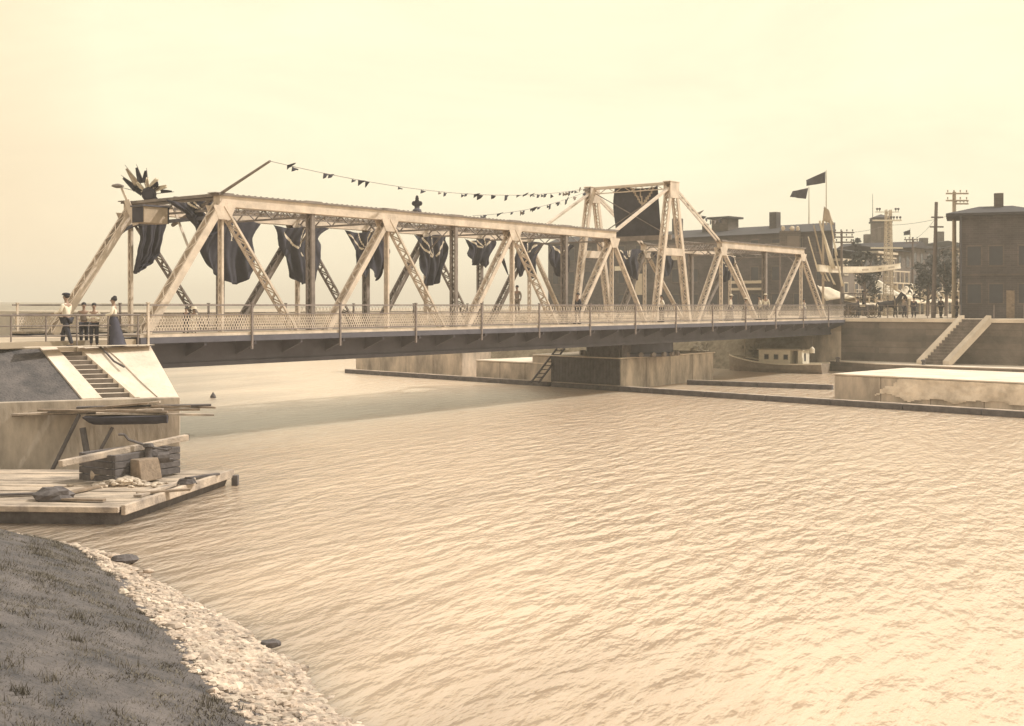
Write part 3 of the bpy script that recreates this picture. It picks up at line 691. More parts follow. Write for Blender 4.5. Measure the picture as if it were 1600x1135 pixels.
drape('narrow plain dark drape hanging below the cabinet in the left portal', 5.0, 5.3, 1.3, 2.3, [(0, .5, .4), (.3, .45, .3), (.6, .55, .2), (.8, .60, -.05), (.9, .63, -.3), (1, .65, -.55)], 1, 8.7, stripes=0)
drape('biggest dark rounded flag drape, behind the first upright of the near truss', 9.2, TF, 2.95, 3.0, rnd_, 2, stripes=2)
drape('wide dark flag drape with pale stripes, second along from the rounded one', 13.6, TF, 3.0, 3.1, fan, 3)
drape('forked dark flag drape with curled pale stripes, in the middle of the left span', 18.3, TF, 2.9, 3.0, fork, 4)
drape('dark flag drape with a pale starburst, left of the second wide upright', 23.1, TF, 2.4, 3.1, fan, 5)
drape('narrow flag drape with pale stripes high above the small hanging pennant', 27.3, TF, 2.4, 1.9, fork, 6)
drape('striped flag drape at the panel crossed by a thin dark diagonal', 31.8, TF, 2.6, 2.6, fork, 7)
drape('flag drape with broad pale rays, directly left of the tower', 35.3, TF, 2.4, 2.2, fan, 8)
drape('small flag drape right of the tower under the sky-lit strut', 43.6, TF, 2.6, 2.4, fork, 9)
drape('pale striped flag drape at the first joint right of the tower', 48.2, TF, 2.8, 1.9, fan, 10)
drape('small dark flag drape with a pale star near the right end of the bridge', 57.8, TF, 2.2, 2.2, fan, 12)
drape('flag drape with forked pale lines in the left portal beside the near end post', 4.5, 1.5, 1.9, 1.5, [(0, .7, .5), (.4, .3, .5), (.8, .1, .45), (1, .0, .2)], 13, 9.35, axis='s', group=None)
# tower banner
tb = MB(); nu, nv = 30, 40; x0, x1 = 1.1, 4.35
for j in range(nv+1):
    for i in range(nu+1):
        u = i/nu; v = j/nv; tb.v.append((.07*math.sin(u*15+v), x0+(x1-x0)*u-.25*v*(1-u)+.12*math.sin(v*5)*(u), -v*3.35-.1*math.sin(u*5)))
for j in range(nv):
    for i in range(nu):
        tb.f.append((j*(nu+1)+i, j*(nu+1)+i+1, (j+1)*(nu+1)+i+1, (j+1)*(nu+1)+i)); u = (i+.5)/nu; v = (j+.5)/nv
        m = 0
        if v < .34 and (abs((u-.33)-(.34-v)*.8) < .028 or abs((u-.33)+(.34-v)*.7) < .028 or abs(u-.33-(.34-v)*.2) < .02): m = 1
        tb.mi.append(m)
o = tb.build('tower_banner', [CLOTHD, CLOTHM], smooth=True); o.location = B(SC_+.15, 0, ZTW-.08); o.rotation_euler = (0, 0, BANG)
so = o.modifiers.new('thickness', 'SOLIDIFY'); so.thickness = .012
tag(o, 'large dark banner hanging between the two tower heads of the bridge', 'banner')
# pennant hanging in panel
def flagmesh(pts, m, name='flag', parent=None, off=.05):
    """pts in photo pixels + depth -> wavy cloth polygon"""
    pass
def quadcloth(a, b, c, d, mats, name, parent=None, n=10, amp=.06, swallow=0, stripes=None, thick=.008):
    a, b, c, d = map(Vector, (a, b, c, d)); mb = MB(); nn = (b-a).cross(d-a).normalized()
    for j in range(n+1):
        for i in range(n+1):
            u = i/n; v = j/n; p = lerp(lerp(a, b, u), lerp(d, c, u), v)
            if swallow: p = p-(b-a)*(swallow*u*(1-abs(2*v-1)))
            mb.v.append(tuple(p+nn*(amp*math.sin(u*7+v*2.2)+amp*.5*math.sin(u*15-v*3))))
    for j in range(n):
        for i in range(n):
            mb.f.append((j*(n+1)+i, j*(n+1)+i+1, (j+1)*(n+1)+i+1, (j+1)*(n+1)+i)); mb.mi.append(stripes(i/n, j/n) if stripes else 0)
    o = mb.build(name, mats, parent, smooth=True)
    so = o.modifiers.new('thickness', 'SOLIDIFY'); so.thickness = thick
    return o
o = quadcloth(P(777, 396, 70), P(786, 397, 70), P(795, 431, 70), P(793, 429, 70), CLOTHD, 'pennant'); tag(o, 'small dark triangular pennant hanging against the sky in the truss', 'pennant')
def bunting(label, a, b, sag, flags, seed, size=.44):
    a = Vector(a); b = Vector(b); o = thing('bunting', label, 'bunting', tuple(a), group='strings of small flags')
    rel = b-a; f = lambda t: rel*t-Vector((0, 0, 4*sag*t*(1-t)))
    mb = MB(); mb.path([f(i/30) for i in range(31)], .012, 4); mb.build('cord', RAIL, o)
    rnd = random.Random(seed); dr = rel.normalized()
    flags = sorted(flags+[min(.98, t+rnd.uniform(.008, .022)) for t in flags if rnd.random() < .75])
    for t in flags:
        p = f(t); w_ = size*rnd.uniform(.7, 1.3); h_ = size*rnd.uniform(.25, .75); lean = Vector((rnd.uniform(.1, .6), rnd.uniform(-.2, .2), rnd.uniform(-.3, .25)))*size
        dd = Vector((dr.x, dr.y, 0)).normalized()*w_ if rnd.random() < .65 else lean*1.4
        quadcloth(p, p+dd+Vector((0, 0, rnd.uniform(-.1, .06))), p+dd*.6+Vector((0, 0, -h_*.5)), p+Vector((0, 0, -h_)), CLOTHD if rnd.random() < .75 else GREYC, 'flag', o, n=4, amp=.04)
    return o
tip = P(422, 252, 43.2)
bunting('longest string of small flags, from the slanting pole tip to the tower', tip, B(SC_, TW, ZTW+.1), .85, [.03, .10, .16, .19, .27, .33, .38, .45, .49, .55, .60, .645, .67, .70, .73, .76, .79, .83, .86, .89, .93, .96], 4)
bunting('short string of small flags rising from the top chord to the tower', B(19.8, 0, 9.65), B(SC_, TW, ZTW), .35, [.05, .16, .26, .33, .41, .47, .55, .63, .72, .8, .9], 5)
bunting('string of flags slanting down to the right of the tower', B(SC_+.3, 0, ZTW), P(1128, 341, 118), 1.0, [.05, .11, .19, .27, .36, .46, .55, .66, .78, .9], 6, .6)
# slanting pole
o = MB().tube(P(270, 352, 48.6), tip, .085, .045, 10).build('slanting_flagpole', STEELD); tag(o, 'long slanting pole rising over the left portal of the bridge', 'flagpole')
# flag sheaf
fs_ = thing('flag_sheaf', 'fan of small flags around a dark round shield on top of the left portal', 'flag sheaf'); c0 = P(233, 304, 48.8); fs_.location = c0
mb = MB(); mb.tube((0, -.05, 0), (0, .05, 0), .30, .30, 20); mb.tube((0, -.09, 0), (0, -.04, 0), .2, .26, 20); mb.hexa([(-.05, -.04, -.42), (.55, -.04, -.38), (.55, .04, -.38), (-.05, .04, -.42), (-.3, -.04, -.1), (.3, -.04, -.1), (.3, .04, -.1), (-.3, .04, -.1)])
mb.build('shield', CLOTHD, fs_)
for k, (u, v, m) in enumerate([(181, 291, 1), (189, 274, 0), (195, 258, 2), (213, 257, 0), (229, 263, 0), (252, 292, 0), (272, 300, 0)]):
    tipv = P(u, v, 48.8)-c0; base = tipv.normalized()*.3
    mb = MB(); mb.tube(base, tipv, .018, .012, 5); st = mb.build('stick', STEELD, fs_)
    if k == 0: continue
    q = lerp(base, tipv, .88); r_ = lerp(base, tipv, .25); sd_ = Vector((-tipv.z, 0, tipv.x)).normalized()*(.16 if k < 5 else .1)
    quadcloth(q, q+sd_*.5, r_+sd_*1.7, r_, [CLOTHD, CLOTHD, CLOTHM][m], 'flag', fs_, n=6, amp=.03)
rr_ = random.Random(4)
for k in range(11):
    a_ = rr_.uniform(.15, 2.9); q0 = Vector((math.cos(a_), 0, math.sin(a_)))*.26; q1 = Vector((math.cos(a_), rr_.uniform(-.3, .3), math.sin(a_)))*rr_.uniform(.5, .85); sd_ = Vector((-q1.z, 0, q1.x)).normalized()*rr_.uniform(.12, .24)
    quadcloth(q1, q1+sd_*.6, q0+sd_, q0, CLOTHL if k % 3 else CLOTHD, 'flag', fs_, n=5, amp=.05)
lm = thing('lamp_bracket', 'pale leaning bracket arm with a small lamp at the top of the far end post', 'lamp'); p0 = P(212, 352, 48.9); lm.location = p0
mb = MB(); mb.bar((0, 0, 0), P(198, 313, 48.9)-p0, .22, .08, up=(0, 1, 0)); mb.bar(P(198, 313, 48.9)-p0, P(190, 294, 48.9)-p0, .09, .06, up=(0, 1, 0)); mb.build('arm', STEEL, lm)
mb = MB(); q = P(184, 291, 48.9)-p0; mb.lathe(q, [(.05, .1), (.24, .04), (.26, -.02), (.1, -.08)], 12); mb.build('lamp_shade', STEELD, lm)
o = MB().bar(P(270, 322, 48), P(294, 386, 46.6), .09, .05).build('brace', STEEL); tag(o, 'thin pale brace slanting down from the cabinet to the near end post', 'brace')

# ================================================================ LEFT RAILING
lr = thing('approach_railing', 'plain dark iron railing at the top of the left steps, people leaning on it', 'railing')
def LP_(u, z): t = (u+160)/395; p = lerp(TA, TB, t); return Vector((p.x, p.y+.35, z))
for u in (-60, 0, 55, 105, 157, 208): p = LP_(u, ZL); MB().tube(p, p+Vector((0, 0, 1.08)), .03).build('post', RAIL, lr)
for z in (.38, .72, 1.07): MB().tube(LP_(-60, ZL+z), LP_(212, ZL+z), .024 if z < 1 else .035, n=6).build('rail', RAIL, lr)

# ================================================================ PEOPLE
def skin(name, pts, edges, m, parent, sub=2, root=None):
    me = bpy.data.meshes.new(name); keys = list(pts); me.from_pydata([pts[k][:3] for k in keys], [(keys.index(a), keys.index(b)) for a, b in edges], [])
    me.materials.append(m); o = bpy.data.objects.new(name, me); COL.objects.link(o); o.parent = parent
    md = o.modifiers.new('skin', 'SKIN'); md.use_smooth_shade = True; md.branch_smoothing = .6
    for k, sv_ in zip(keys, me.skin_vertices[0].data):
        r = pts[k][3]; sv_.radius = r if isinstance(r, tuple) else (r, r); sv_.use_root = (k == (root or keys[0]))
    ss = o.modifiers.new('sub', 'SUBSURF'); ss.levels = ss.render_levels = sub
    return o
def person(label, loc, h, face, top=SHIRT, legs=TROU, hat=None, skirt=False, stride=.08, arms='down', sex='m', group=None, lean=0, fingers=False, hairm=None):
    """local +y = facing"""
    o = thing('person', label, 'person', loc, face, group); k = h/1.75
    def v(x, y, z, r): return (x*k, (y+lean*z)*k, z*k, (r[0]*k, r[1]*k) if isinstance(r, tuple) else r*k)
    st = stride
    J = {'pel': v(0, 0, .95, (.15, .11)), 'wst': v(0, 0, 1.1, (.13, .10)), 'che': v(0, 0, 1.3, (.16, .11)), 'nk0': v(0, 0, 1.46, .07), 'nk': v(0, .01, 1.52, .05), 'hd0': v(0, .03, 1.60, (.07, .085)), 'hd1': v(0, .03, 1.68, (.078, .095)), 'hd2': v(0, .02, 1.735, .05)}
    E = [('pel', 'wst'), ('wst', 'che'), ('che', 'nk0'), ('nk0', 'nk'), ('nk', 'hd0'), ('hd0', 'hd1'), ('hd1', 'hd2')]
    LP = {}
    for s, n in ((-1, 'l'), (1, 'r')):
        J['hip'+n] = v(s*.09, 0, .9, .095); J['kn'+n] = v(s*.1, s*st*.6+.03, .5, .06); J['an'+n] = v(s*.1, s*st-.02, .09, .042); J['to'+n] = v(s*.11, s*st+.14, .035, .035)
        E += [('pel', 'hip'+n), ('hip'+n, 'kn'+n), ('kn'+n, 'an'+n), ('an'+n, 'to'+n)]
        if arms == 'down': el = v(s*.26, -.03, 1.13, .04); wr = v(s*.27, .06, .9, .028)
        elif arms == 'rail': el = v(s*.27, .06, 1.16, .04); wr = v(s*.2, .32, 1.12, .028)
        elif arms == 'hips': el = v(s*.36, -.05, 1.15, .04); wr = v(s*.17, .06, 1.02, .028)
        else: el = v(s*.25, .05, 1.14, .04); wr = v(s*.06, .26, 1.14, .028)
        J['sh'+n] = v(s*.19, 0, 1.40, .06); J['el'+n] = el; J['wr'+n] = wr
        E += [('che', 'sh'+n), ('sh'+n, 'el'+n), ('el'+n, 'wr'+n)]
        ev, wv = Vector(el[:3]), Vector(wr[:3]); dd = (wv-ev).normalized(); pm = wv+dd*.07*k
        J['pa'+n] = (*pm, (.035*k, .018*k)); E.append(('wr'+n, 'pa'+n))
        if fingers:
            sdv = dd.cross(Vector((0, 0, 1)) if abs(dd.z) < .8 else Vector((0, 1, 0))).normalized(); dn = sdv.cross(dd)
            for q, ln in enumerate((.075, .085, .08, .062)):
                b_ = pm+sdv*((q-1.5)*.02*k); m_ = b_+dd*ln*.55*k; t_ = m_+(dd*.7-dn*.6)*ln*.5*k
                J[f'f{q}a{n}'] = (*b_, .009*k); J[f'f{q}b{n}'] = (*m_, .008*k); J[f'f{q}c{n}'] = (*t_, .007*k)
                E += [('pa'+n, f'f{q}a{n}'), (f'f{q}a{n}', f'f{q}b{n}'), (f'f{q}b{n}', f'f{q}c{n}')]
            b_ = wv+dd*.03*k+sdv*.035*k; t_ = b_+(dd+sdv*.5)*.05*k; J['tb'+n] = (*b_, .01*k); J['tc'+n] = (*t_, .008*k); E += [('wr'+n, 'tb'+n), ('tb'+n, 'tc'+n)]
    skin('body', J, E, SKIN, o)
    # face
    mb = MB(); mb.ball(v(0, .125, 1.645, 0)[:3], .014*k, .022*k, .02*k, 6, 5)
    for s in (-1, 1): mb.ball(v(s*.085, .02, 1.65, 0)[:3], .012*k, .02*k, .03*k, 6, 5)
    mb.build('nose_and_ears', SKIN, o, smooth=True)
    mb = MB()
    for s in (-1, 1): mb.ball(v(s*.032, .112, 1.67, 0)[:3], .013*k, .008*k, .008*k, 6, 5)
    mb.ball(v(0, .115, 1.60, 0)[:3], .025*k, .008*k, .006*k, 6, 5)
    mb.build('eyes_and_mouth', SKIND, o)
    up = lambda a, r, f=1.0: (*a[:3], (a[3][0]*f+r*k, a[3][1]*f+r*k) if isinstance(a[3], tuple) else a[3]*f+r*k)
    T = {a: up(J[a], .018) for a in ('pel', 'wst', 'che')}; T['nk0'] = (*J['nk0'][:3], .07*k)
    TE = [('pel', 'wst'), ('wst', 'che'), ('che', 'nk0')]
    for n in 'lr':
        for a in ('sh', 'el', 'wr'): T[a+n] = up(J[a+n], .014)
        TE += [('che', 'sh'+n), ('sh'+n, 'el'+n), ('el'+n, 'wr'+n)]
    skin('shirt', T, TE, top, o)
    if skirt:
        mb = MB(); prof = [(.15, 1.08), (.19, .98), (.23, .75), (.29, .4), (.36, .1), (.40, .02)]
        vs = []; n_ = 20
        for (r, z) in prof[::-1]:
            for i in range(n_):
                a = 2*math.pi*i/n_; rr = r*(1+.06*math.sin(a*5+z*4)*(1.1-z)); x_, y_ = rr*math.cos(a), rr*.85*math.sin(a)-(.12*(1-z) if z < 1 else 0)
                vs.append(v(x_, y_, z, 0)[:3])
        mb.v = vs; mb.f = [(j*n_+i, j*n_+(i+1) % n_, (j+1)*n_+(i+1) % n_, (j+1)*n_+i) for j in range(len(prof)-1) for i in range(n_)]; mb.mi = [0]*len(mb.f)
        mb.build('skirt', legs, o, smooth=True)
    else:
        Q = {'pel': (*J['pel'][:3], (.165*k, .125*k))}; QE = []
        for n in 'lr':
            for a in ('hip', 'kn', 'an'): Q[a+n] = up(J[a+n], .02, 1.05)
            QE += [('pel', 'hip'+n), ('hip'+n, 'kn'+n), ('kn'+n, 'an'+n)]
        skin('trousers', Q, QE, legs, o)
        for n in 'lr':
            a = J['an'+n]; t = J['to'+n]; mb = MB(); mb.ball(((a[0]+t[0])/2, (a[1]+t[1])/2, .04*k), .05*k, .14*k, .045*k, 10, 6); mb.build('shoe', SKIND, o, smooth=True)
    hc = v(0, .01, 1.70, 0)
    mb = MB(); mb.ball((hc[0], hc[1]-.015*k, hc[2]+.0*k), .098*k, .112*k, .092*k, 14, 8)
    if sex == 'f': mb.ball((hc[0], hc[1]-.04*k, hc[2]+.07*k), .075*k, .075*k, .06*k, 12, 6)
    ha = mb.build('hair', hairm or SKIND, o, smooth=True)
    if hat == 'cap':
        mb = MB(); mb.ball((hc[0], hc[1], hc[2]+.05*k), .13*k, .14*k, .05*k, 14, 6); mb.ball((hc[0], hc[1]+.11*k, hc[2]+.025*k), .07*k, .06*k, .012*k, 10, 5); mb.build('cap', TROU, o, smooth=True)
    if hat in ('straw', 'dark'):
        mb = MB(); mb.lathe((hc[0], hc[1], hc[2]+.02*k), [(.19, .0), (.19, .012), (.1, .016), (.095, .09), (.05, .1)], 16)
        mb.v = [(x*1, hc[1]+(y-hc[1]), z) for x, y, z in mb.v]; mb.build('hat', SHIRT if hat == 'straw' else TROU, o)
    return o
def at(u, z, Yd): return ((u-HU)/F*Yd, Yd, z)
kw = dict(fingers=True)
person('man in white shirt, dark trousers and dark cap striding left behind the railing', at(104, ZL, 39.2), 1.78, R(75), hat='cap', stride=.26, arms='rail', **kw)
person('boy in grey jacket between the capped man and the boy in a pale shirt', at(131, ZL, 40.0), 1.48, R(200), top=GREYC, legs=TROU, arms='rail', **kw)
person('boy in pale shirt leaning on the railing at the top of the steps', at(147, ZL, 39.7), 1.46, R(190), arms='front', **kw)
person('woman in white blouse and long dark skirt at the right end of the approach railing', at(178, ZL, 39.9), 1.66, R(100), legs=SKIRT, skirt=True, arms='rail', sex='f', **kw)
def onb(u, t, z, label, h, face, **k2):
    kk = (u-HU)/F; b0 = BO+d2*t; s = (kk*b0.y-b0.x)/(d1.x-kk*d1.y); p = b0+d1*s
    return person(label, (p.x, p.y, z), h, face, group='people on the bridge deck', **k2)
onb(291, -.8, 4.15, 'child in dark coat sitting low behind the bridge railing near the left end', .95, R(170), top=TROU)
onb(303, -.7, 4.15, 'small child in white clothes behind the bridge railing near the left end', .92, R(190), hat='straw', legs=SHIRT)
onb(808, TW-.9, 4.6, 'tall figure in pale coat standing high against the sky inside the truss', 1.75, R(150), top=GREYC, legs=GREYC)
onb(903, -.6, 4.15, 'figure in dark suit walking just left of the tower', 1.7, R(120), top=TROU)
onb(1034, -.6, 4.15, 'figure in pale blouse beside the foot of the tower', 1.65, R(100), arms='hips')
onb(1142, -.75, 4.15, 'figure in white blouse, straw hat and dark skirt on the sidewalk right of the tower', 1.72, R(250), legs=SKIRT, skirt=True, hat='straw', sex='f')
onb(1161, -.55, 4.15, 'bending figure in grey with a wide pale hat on the sidewalk', 1.5, R(260), top=GREYC, hat='straw', lean=.12)
onb(1187, -.7, 4.15, 'slim figure in white beside the taller man with dark braces', 1.68, R(90), legs=TROU)
onb(1196, -.9, 4.15, 'taller man in white shirt and pale hat on the right part of the sidewalk', 1.8, R(180), hat='straw')
onb(1256, -.6, 4.15, 'figure in white blouse at the right end of the bridge railing', 1.5, R(220), legs=SKIRT, skirt=True, sex='f')
for i, (u, Yd, lb) in enumerate([(1340, 98, 'bystander in dark clothes behind the carriage'), (1428, 99, 'bystander in dark suit between the two tall utility poles'), (1470, 97, 'bystander in dark coat at the foot of the straight dark pole'), (1495, 95, 'bystander in dark clothes beside the dark corner house'), (1413, 100, 'bystander in pale jacket behind the horse')]):
    person(lb, at(u, ZR, Yd), 1.7, R(90+i*50), top=GREYC if i == 4 else TROU, hat='dark', group='bystanders on the quay street')

# ================================================================ SCOW, STAGING, BOAT
sc = thing('work_scow', 'broad flat wooden work scow moored below the left concrete wall', 'scow')
A_ = G(187, 791, .45); B_ = G(359, 734, .45); D_ = Vector((-14.6, 27.9, .45)); C_ = Vector((-15.4, 33.9, .45))
def sp_(p, z, k=0): return Vector((p.x, p.y, z))
cen = (A_+B_+C_+D_)/4
def inset(p, q): return p+(cen-p)*q
mb = MB(); mb.hexa([sp_(inset(D_, .04), -.3), sp_(inset(A_, .04), -.3), sp_(inset(B_, .06), -.3), sp_(inset(C_, .04), -.3), sp_(D_, .36), sp_(A_, .36), sp_(B_, .36), sp_(C_, .36)])
mb.build('hull', WOODD, sc)
n_ = 24
for i in range(n_):
    a = lerp(D_, C_, i/n_); b = lerp(A_, B_, i/n_); c = lerp(A_, B_, (i+.96)/n_); d = lerp(D_, C_, (i+.96)/n_); z = .41+random.uniform(0, .02)
    mb2 = MB(); mb2.hexa([sp_(a, .362), sp_(b, .362), sp_(c, .362), sp_(d, .362), sp_(a, z), sp_(b, z), sp_(c, z), sp_(d, z)])
    if i == 0: allp = MB()
    allp.add(mb2.v, mb2.f)
allp.build('deck_planks', DECKW, sc)
wal = MB(); wal.bar(sp_(A_, .35)+Vector((.08, 0, 0)), sp_(B_, .35)+Vector((.08, 0, 0)), .12, .24); wal.build('rubbing_strake', WOODL, sc, bevel=.02)
wal = MB(); wal.bar(sp_(D_, .37)-Vector((0, .05, 0)), sp_(A_, .37)-Vector((0, .05, 0)), .12, .14); wal.build('rubbing_strake', WOODL, sc, bevel=.02)
MB().box(-.12, -.12, 0, .12, .12, .35)
o = MB().box(-.08, -.1, -.3, .1, .1, -.0).build('corner_post', WOODD, sc, bevel=.02); o.location = sp_(B_, .3)+Vector((.16, -.05, 0))
def deckpt(u, v, z=.45): return G(u, v, z)
# lumps and pieces on the scow
o = MB().ball((0, 0, 0), .55, .3, .22, 12, 7, 0, .15).build('tarpaulin_heap', WOODD, smooth=False); o.location = deckpt(83, 780)+Vector((0, 0, .08)); tag(o, 'low dark heap of tarpaulin lying on the scow deck', 'tarpaulin')
ck = thing('timber_crib', 'dark timber crib on the scow with a long pale beam across its top', 'crib')
c1 = deckpt(180, 757); c2 = deckpt(282, 740, .45); 
ax = (c2-c1); ax.z = 0; axl = ax.length; ax.normalize(); ay = Vector((-ax.y, ax.x, 0)); ck.location = c1; ck.rotation_euler = (0, 0, math.atan2(ax.y, ax.x))
wl_ = axl
mb = MB()
for j in range(4):
    mb.box(0, 0, .02+j*.19, wl_, .12, .19+j*.19); mb.box(0, 1.3, .02+j*.19, wl_, 1.42, .19+j*.19); mb.box(0, .13, .02+j*.19, .12, 1.29, .18+j*.19); mb.box(wl_-.12, .13, .02+j*.19, wl_, 1.29, .18+j*.19)
mb.build('crib_timbers', WOODD, ck, bevel=.015)
mb = MB(); mb.hexa([(.45, -.5, .02), (1.25, -.42, .02), (1.25, -.05, .02), (.45, -.05, .02), (.42, -.42, .62), (1.22, -.34, .60), (1.25, -.05, .6), (.45, -.05, .62)]); mb.build('box', WOODM, ck, bevel=.03)
mb = MB(); mb.bar((-1.3, .55, .66), (wl_+.35, .1, .98), .18, .17); mb.build('long_beam', WOODL, ck, bevel=.02)
mb = MB(); mb.bar((wl_+.351, .1, .98), (wl_+.36, .1, .98), .16, .18); mb.build('beam_end', WOODD, ck)
pm_ = thing('hand_winch', 'small hand winch with a long bent lever on top of the timber crib', 'winch'); pm_.location = P(232, 716, 31.8); pm_.rotation_euler = (0, 0, .3)
mb = MB(); mb.lathe((0, 0, -.12), [(.22, 0), (.2, .1), (.1, .16), (.1, .4), (.15, .44), (.12, .52)], 12); mb.tube((.25, 0, 0), (.55, 0, .02), .16, .16, 12); mb.box(-.3, -.1, -.12, .65, .1, -.04); mb.build('drum', WOODD, pm_)
mb = MB(); mb.path([(-.78, 0, .67), (-.62, 0, .66), (-.52, 0, .52), (.05, 0, .3), (.5, 0, .2), (.62, .0, .26)], .035, 7); mb.build('lever', WOODD, pm_)
o = MB().tube((-.22, 0, 0), (.22, 0, .02), .16, .16, 16).build('pale_keg', WOODL); o.location = deckpt(157, 752)+Vector((0, 0, .17)); tag(o, 'small pale keg lying on its side left of the crib', 'keg')
pile = MB(); random.seed(11)
for i in range(150):
    a = random.gauss(0, .42); b = random.gauss(0, .16); r = random.uniform(.04, .09); pile.ball((a, b, max(0, .2-abs(a)*.22-abs(b)*.3)*random.random()), r*1.4, r, r*.6, 6, 4, 0, .25)
o = pile.build('stone_heap', CONCW); o.location = deckpt(195, 757, .45); tag(o, 'heap of loose stones in front of the crib on the scow', 'stones', kind='stuff')
for i, (u0, v0, u1, v1, lb) in enumerate([(100, 772, 190, 752, 'thin plank lying on the scow between heap and crib'), (215, 775, 300, 748, 'pale plank lying near the right edge of the scow deck')]):
    o = MB().bar(deckpt(u0, v0, .47), deckpt(u1, v1, .47), .22, .05).build('loose_plank', WOODM if i == 0 else WOODL); tag(o, lb, 'plank', 'loose planks on the scow')
random.seed(31)
for i, (u, v, a_, l_, lb) in enumerate([(45, 772, .2, 1.6, 'short dark board lying behind the tarpaulin heap'), (130, 781, -.15, 1.1, 'broken brown board just right of the tarpaulin heap'), (255, 768, .5, 1.3, 'short brown board on the open right part of the scow deck'), (318, 744, .9, 1.0, 'small dark board near the far right corner of the scow')]):
    c_ = deckpt(u, v, .48); dd = Vector((math.cos(a_), math.sin(a_), 0))*l_/2; o = MB().bar(c_-dd, c_+dd, .16, .05).build('loose_board', WOODM if i in (1, 2) else WOODD); tag(o, lb, 'board', 'loose boards on the scow')
o = MB(); k_ = 40; o.path([Vector((.26*math.cos(i*.7)*(1-i*.008), .26*math.sin(i*.7)*(1-i*.008), .02+.0035*i)) for i in range(k_)], .018, 5); o = o.build('coiled_rope', WOODD); o.location = deckpt(292, 757, .45); tag(o, 'small coil of dark rope on the right part of the scow deck', 'rope')
# plank staging
sg = thing('plank_staging', 'staging of long loose planks on slanting legs in front of the concrete wall', 'staging')
random.seed(21)
ylist = [(-40, 662, 250, 628, 35.3, 35.8, WOODL), (0, 652, 232, 630, 35.0, 35.6, WOODM), (20, 648, 255, 640, 34.9, 35.4, WOODL), (60, 641, 262, 644, 34.8, 35.3, WOODM), (95, 642, 298, 635, 35.1, 35.9, WOODM),
         (120, 637, 330, 633, 35.3, 36.2, WOODD), (165, 642, 312, 640, 35.0, 36.0, WOODM), (235, 634, 335, 637, 35.6, 36.6, WOODM), (150, 646, 334, 648.5, 34.8, 35.9, WOODL)]
for (u0, v0, u1, v1, y0, y1, m) in ylist:
    MB().bar(P(u0, v0, y0), P(u1, v1, y1), random.uniform(.2, .3), .055).build('plank', m, sg)
for (u0, v0, u1, v1, r) in [(124, 648, 80, 738, .06), (129, 669, 142, 742, .10), (176, 668, 147, 722, .05)]:
    MB().tube(P(u0, v0, 34.9), P(u1, v1, 34.7), r, r, 8).build('leg', WOODD, sg)
MB().bar(P(75, 646, 35), P(262, 642, 35.6), .1, .1).build('beam', WOODD, sg)
ub = MB(); n_ = 16; A0 = P(131, 652, 34.9); A1 = P(262, 651, 35.3)
L_ = (A1-A0).length; prof = []
for i in range(n_+1):
    t = i/n_; w_ = .42*math.sin(math.pi*(.12+.76*t))**.6; dp = .42*(1-max(0, (.16-t)/.16)**2*.75)*(1 if t < .93 else .93)
    row = []
    for j in range(9):
        a = math.pi*j/8; row.append((t*L_, w_*math.cos(a), -.18-dp*.62*math.sin(a)**.7+.2)) 
    prof.append(row)
for r in prof: ub.v += r
for i in range(n_):
    for j in range(8): ub.f.append((i*9+j, i*9+j+1, (i+1)*9+j+1, (i+1)*9+j)); ub.mi.append(0)
ub.f += [tuple(range(9)), tuple(range(n_*9, n_*9+9))]; ub.mi += [0, 0]
for i in range(n_): ub.f.append((i*9, (i+1)*9, (i+1)*9+8, i*9+8)); ub.mi.append(0)
o = ub.build('rowing_boat', CLOTHD, smooth=False); o.location = A0; o.rotation_euler = (0, 0, math.atan2((A1-A0).y, (A1-A0).x)); tag(o, 'dark boat hull slung beneath the plank staging', 'boat')
# floating buoy
by = thing('buoy', 'small dark pointed buoy floating beyond the plank ends', 'buoy'); g = G(333, 622, 0); by.location = g
mb = MB(); mb.lathe((0, 0, 0), [(.1, -.1), (.16, .0), (.16, .1), (.06, .25), (.02, .32)], 12); mb.build('float', WOODD, by)
# cabin boat beyond the bridge
cb = thing('cabin_boat', 'small boat with a white three-windowed cabin moored under the right end of the bridge', 'boat')
p0 = P(1140, 575, 93); p1 = P(1290, 580, 88.6); ang = math.atan2((p1-p0).y, (p1-p0).x); ln = (p1-p0).length; cb.location = (p0.x, p0.y, 0); cb.rotation_euler = (0, 0, ang)
hb = MB(); n_ = 16
for i in range(n_+1):
    t = i/n_; w_ = 1.15*min(1, (t/.35+.001))**.6*(1-.15*max(0, t-.7)/.3); sh = .72+.5*(1-t)**3-.12*math.sin(t*math.pi)
    for (fy, fz) in ((-1, sh), (-.92, sh*.4), (-.5, -.3), (.5, -.3), (.92, sh*.4), (1, sh)): hb.v.append((t*ln, fy*w_, fz))
for i in range(n_):
    for j in range(5): hb.f.append((i*6+j, i*6+j+1, (i+1)*6+j+1, (i+1)*6+j)); hb.mi.append(0)
hb.f += [tuple(range(6)), tuple(range(n_*6, n_*6+6))]; hb.mi += [0, 0]
for i in range(n_): hb.f.append((i*6, (i+1)*6, (i+1)*6+5, i*6+5)); hb.mi.append(0)
hb.build('hull', HULL, cb)
rm = MB()
for i in range(n_):
    for j in (0, 5): rm.bar(Vector(hb.v[i*6+j])+Vector((0, 0, .04)), Vector(hb.v[(i+1)*6+j])+Vector((0, 0, .04)), .08, .1)
rm.build('gunwale', WHITE, cb)
cx0, cx1 = ln*.355, ln*.80
mb = MB(); mb.box(cx0, -.8, .5, cx1-.95, .8, 1.72); mb.box(cx1-.32, -.8, .5, cx1, .8, 1.80); mb.box(cx1-.95, .6, .5, cx1-.32, .8, 1.7); mb.build('cabin', WHITE, cb)
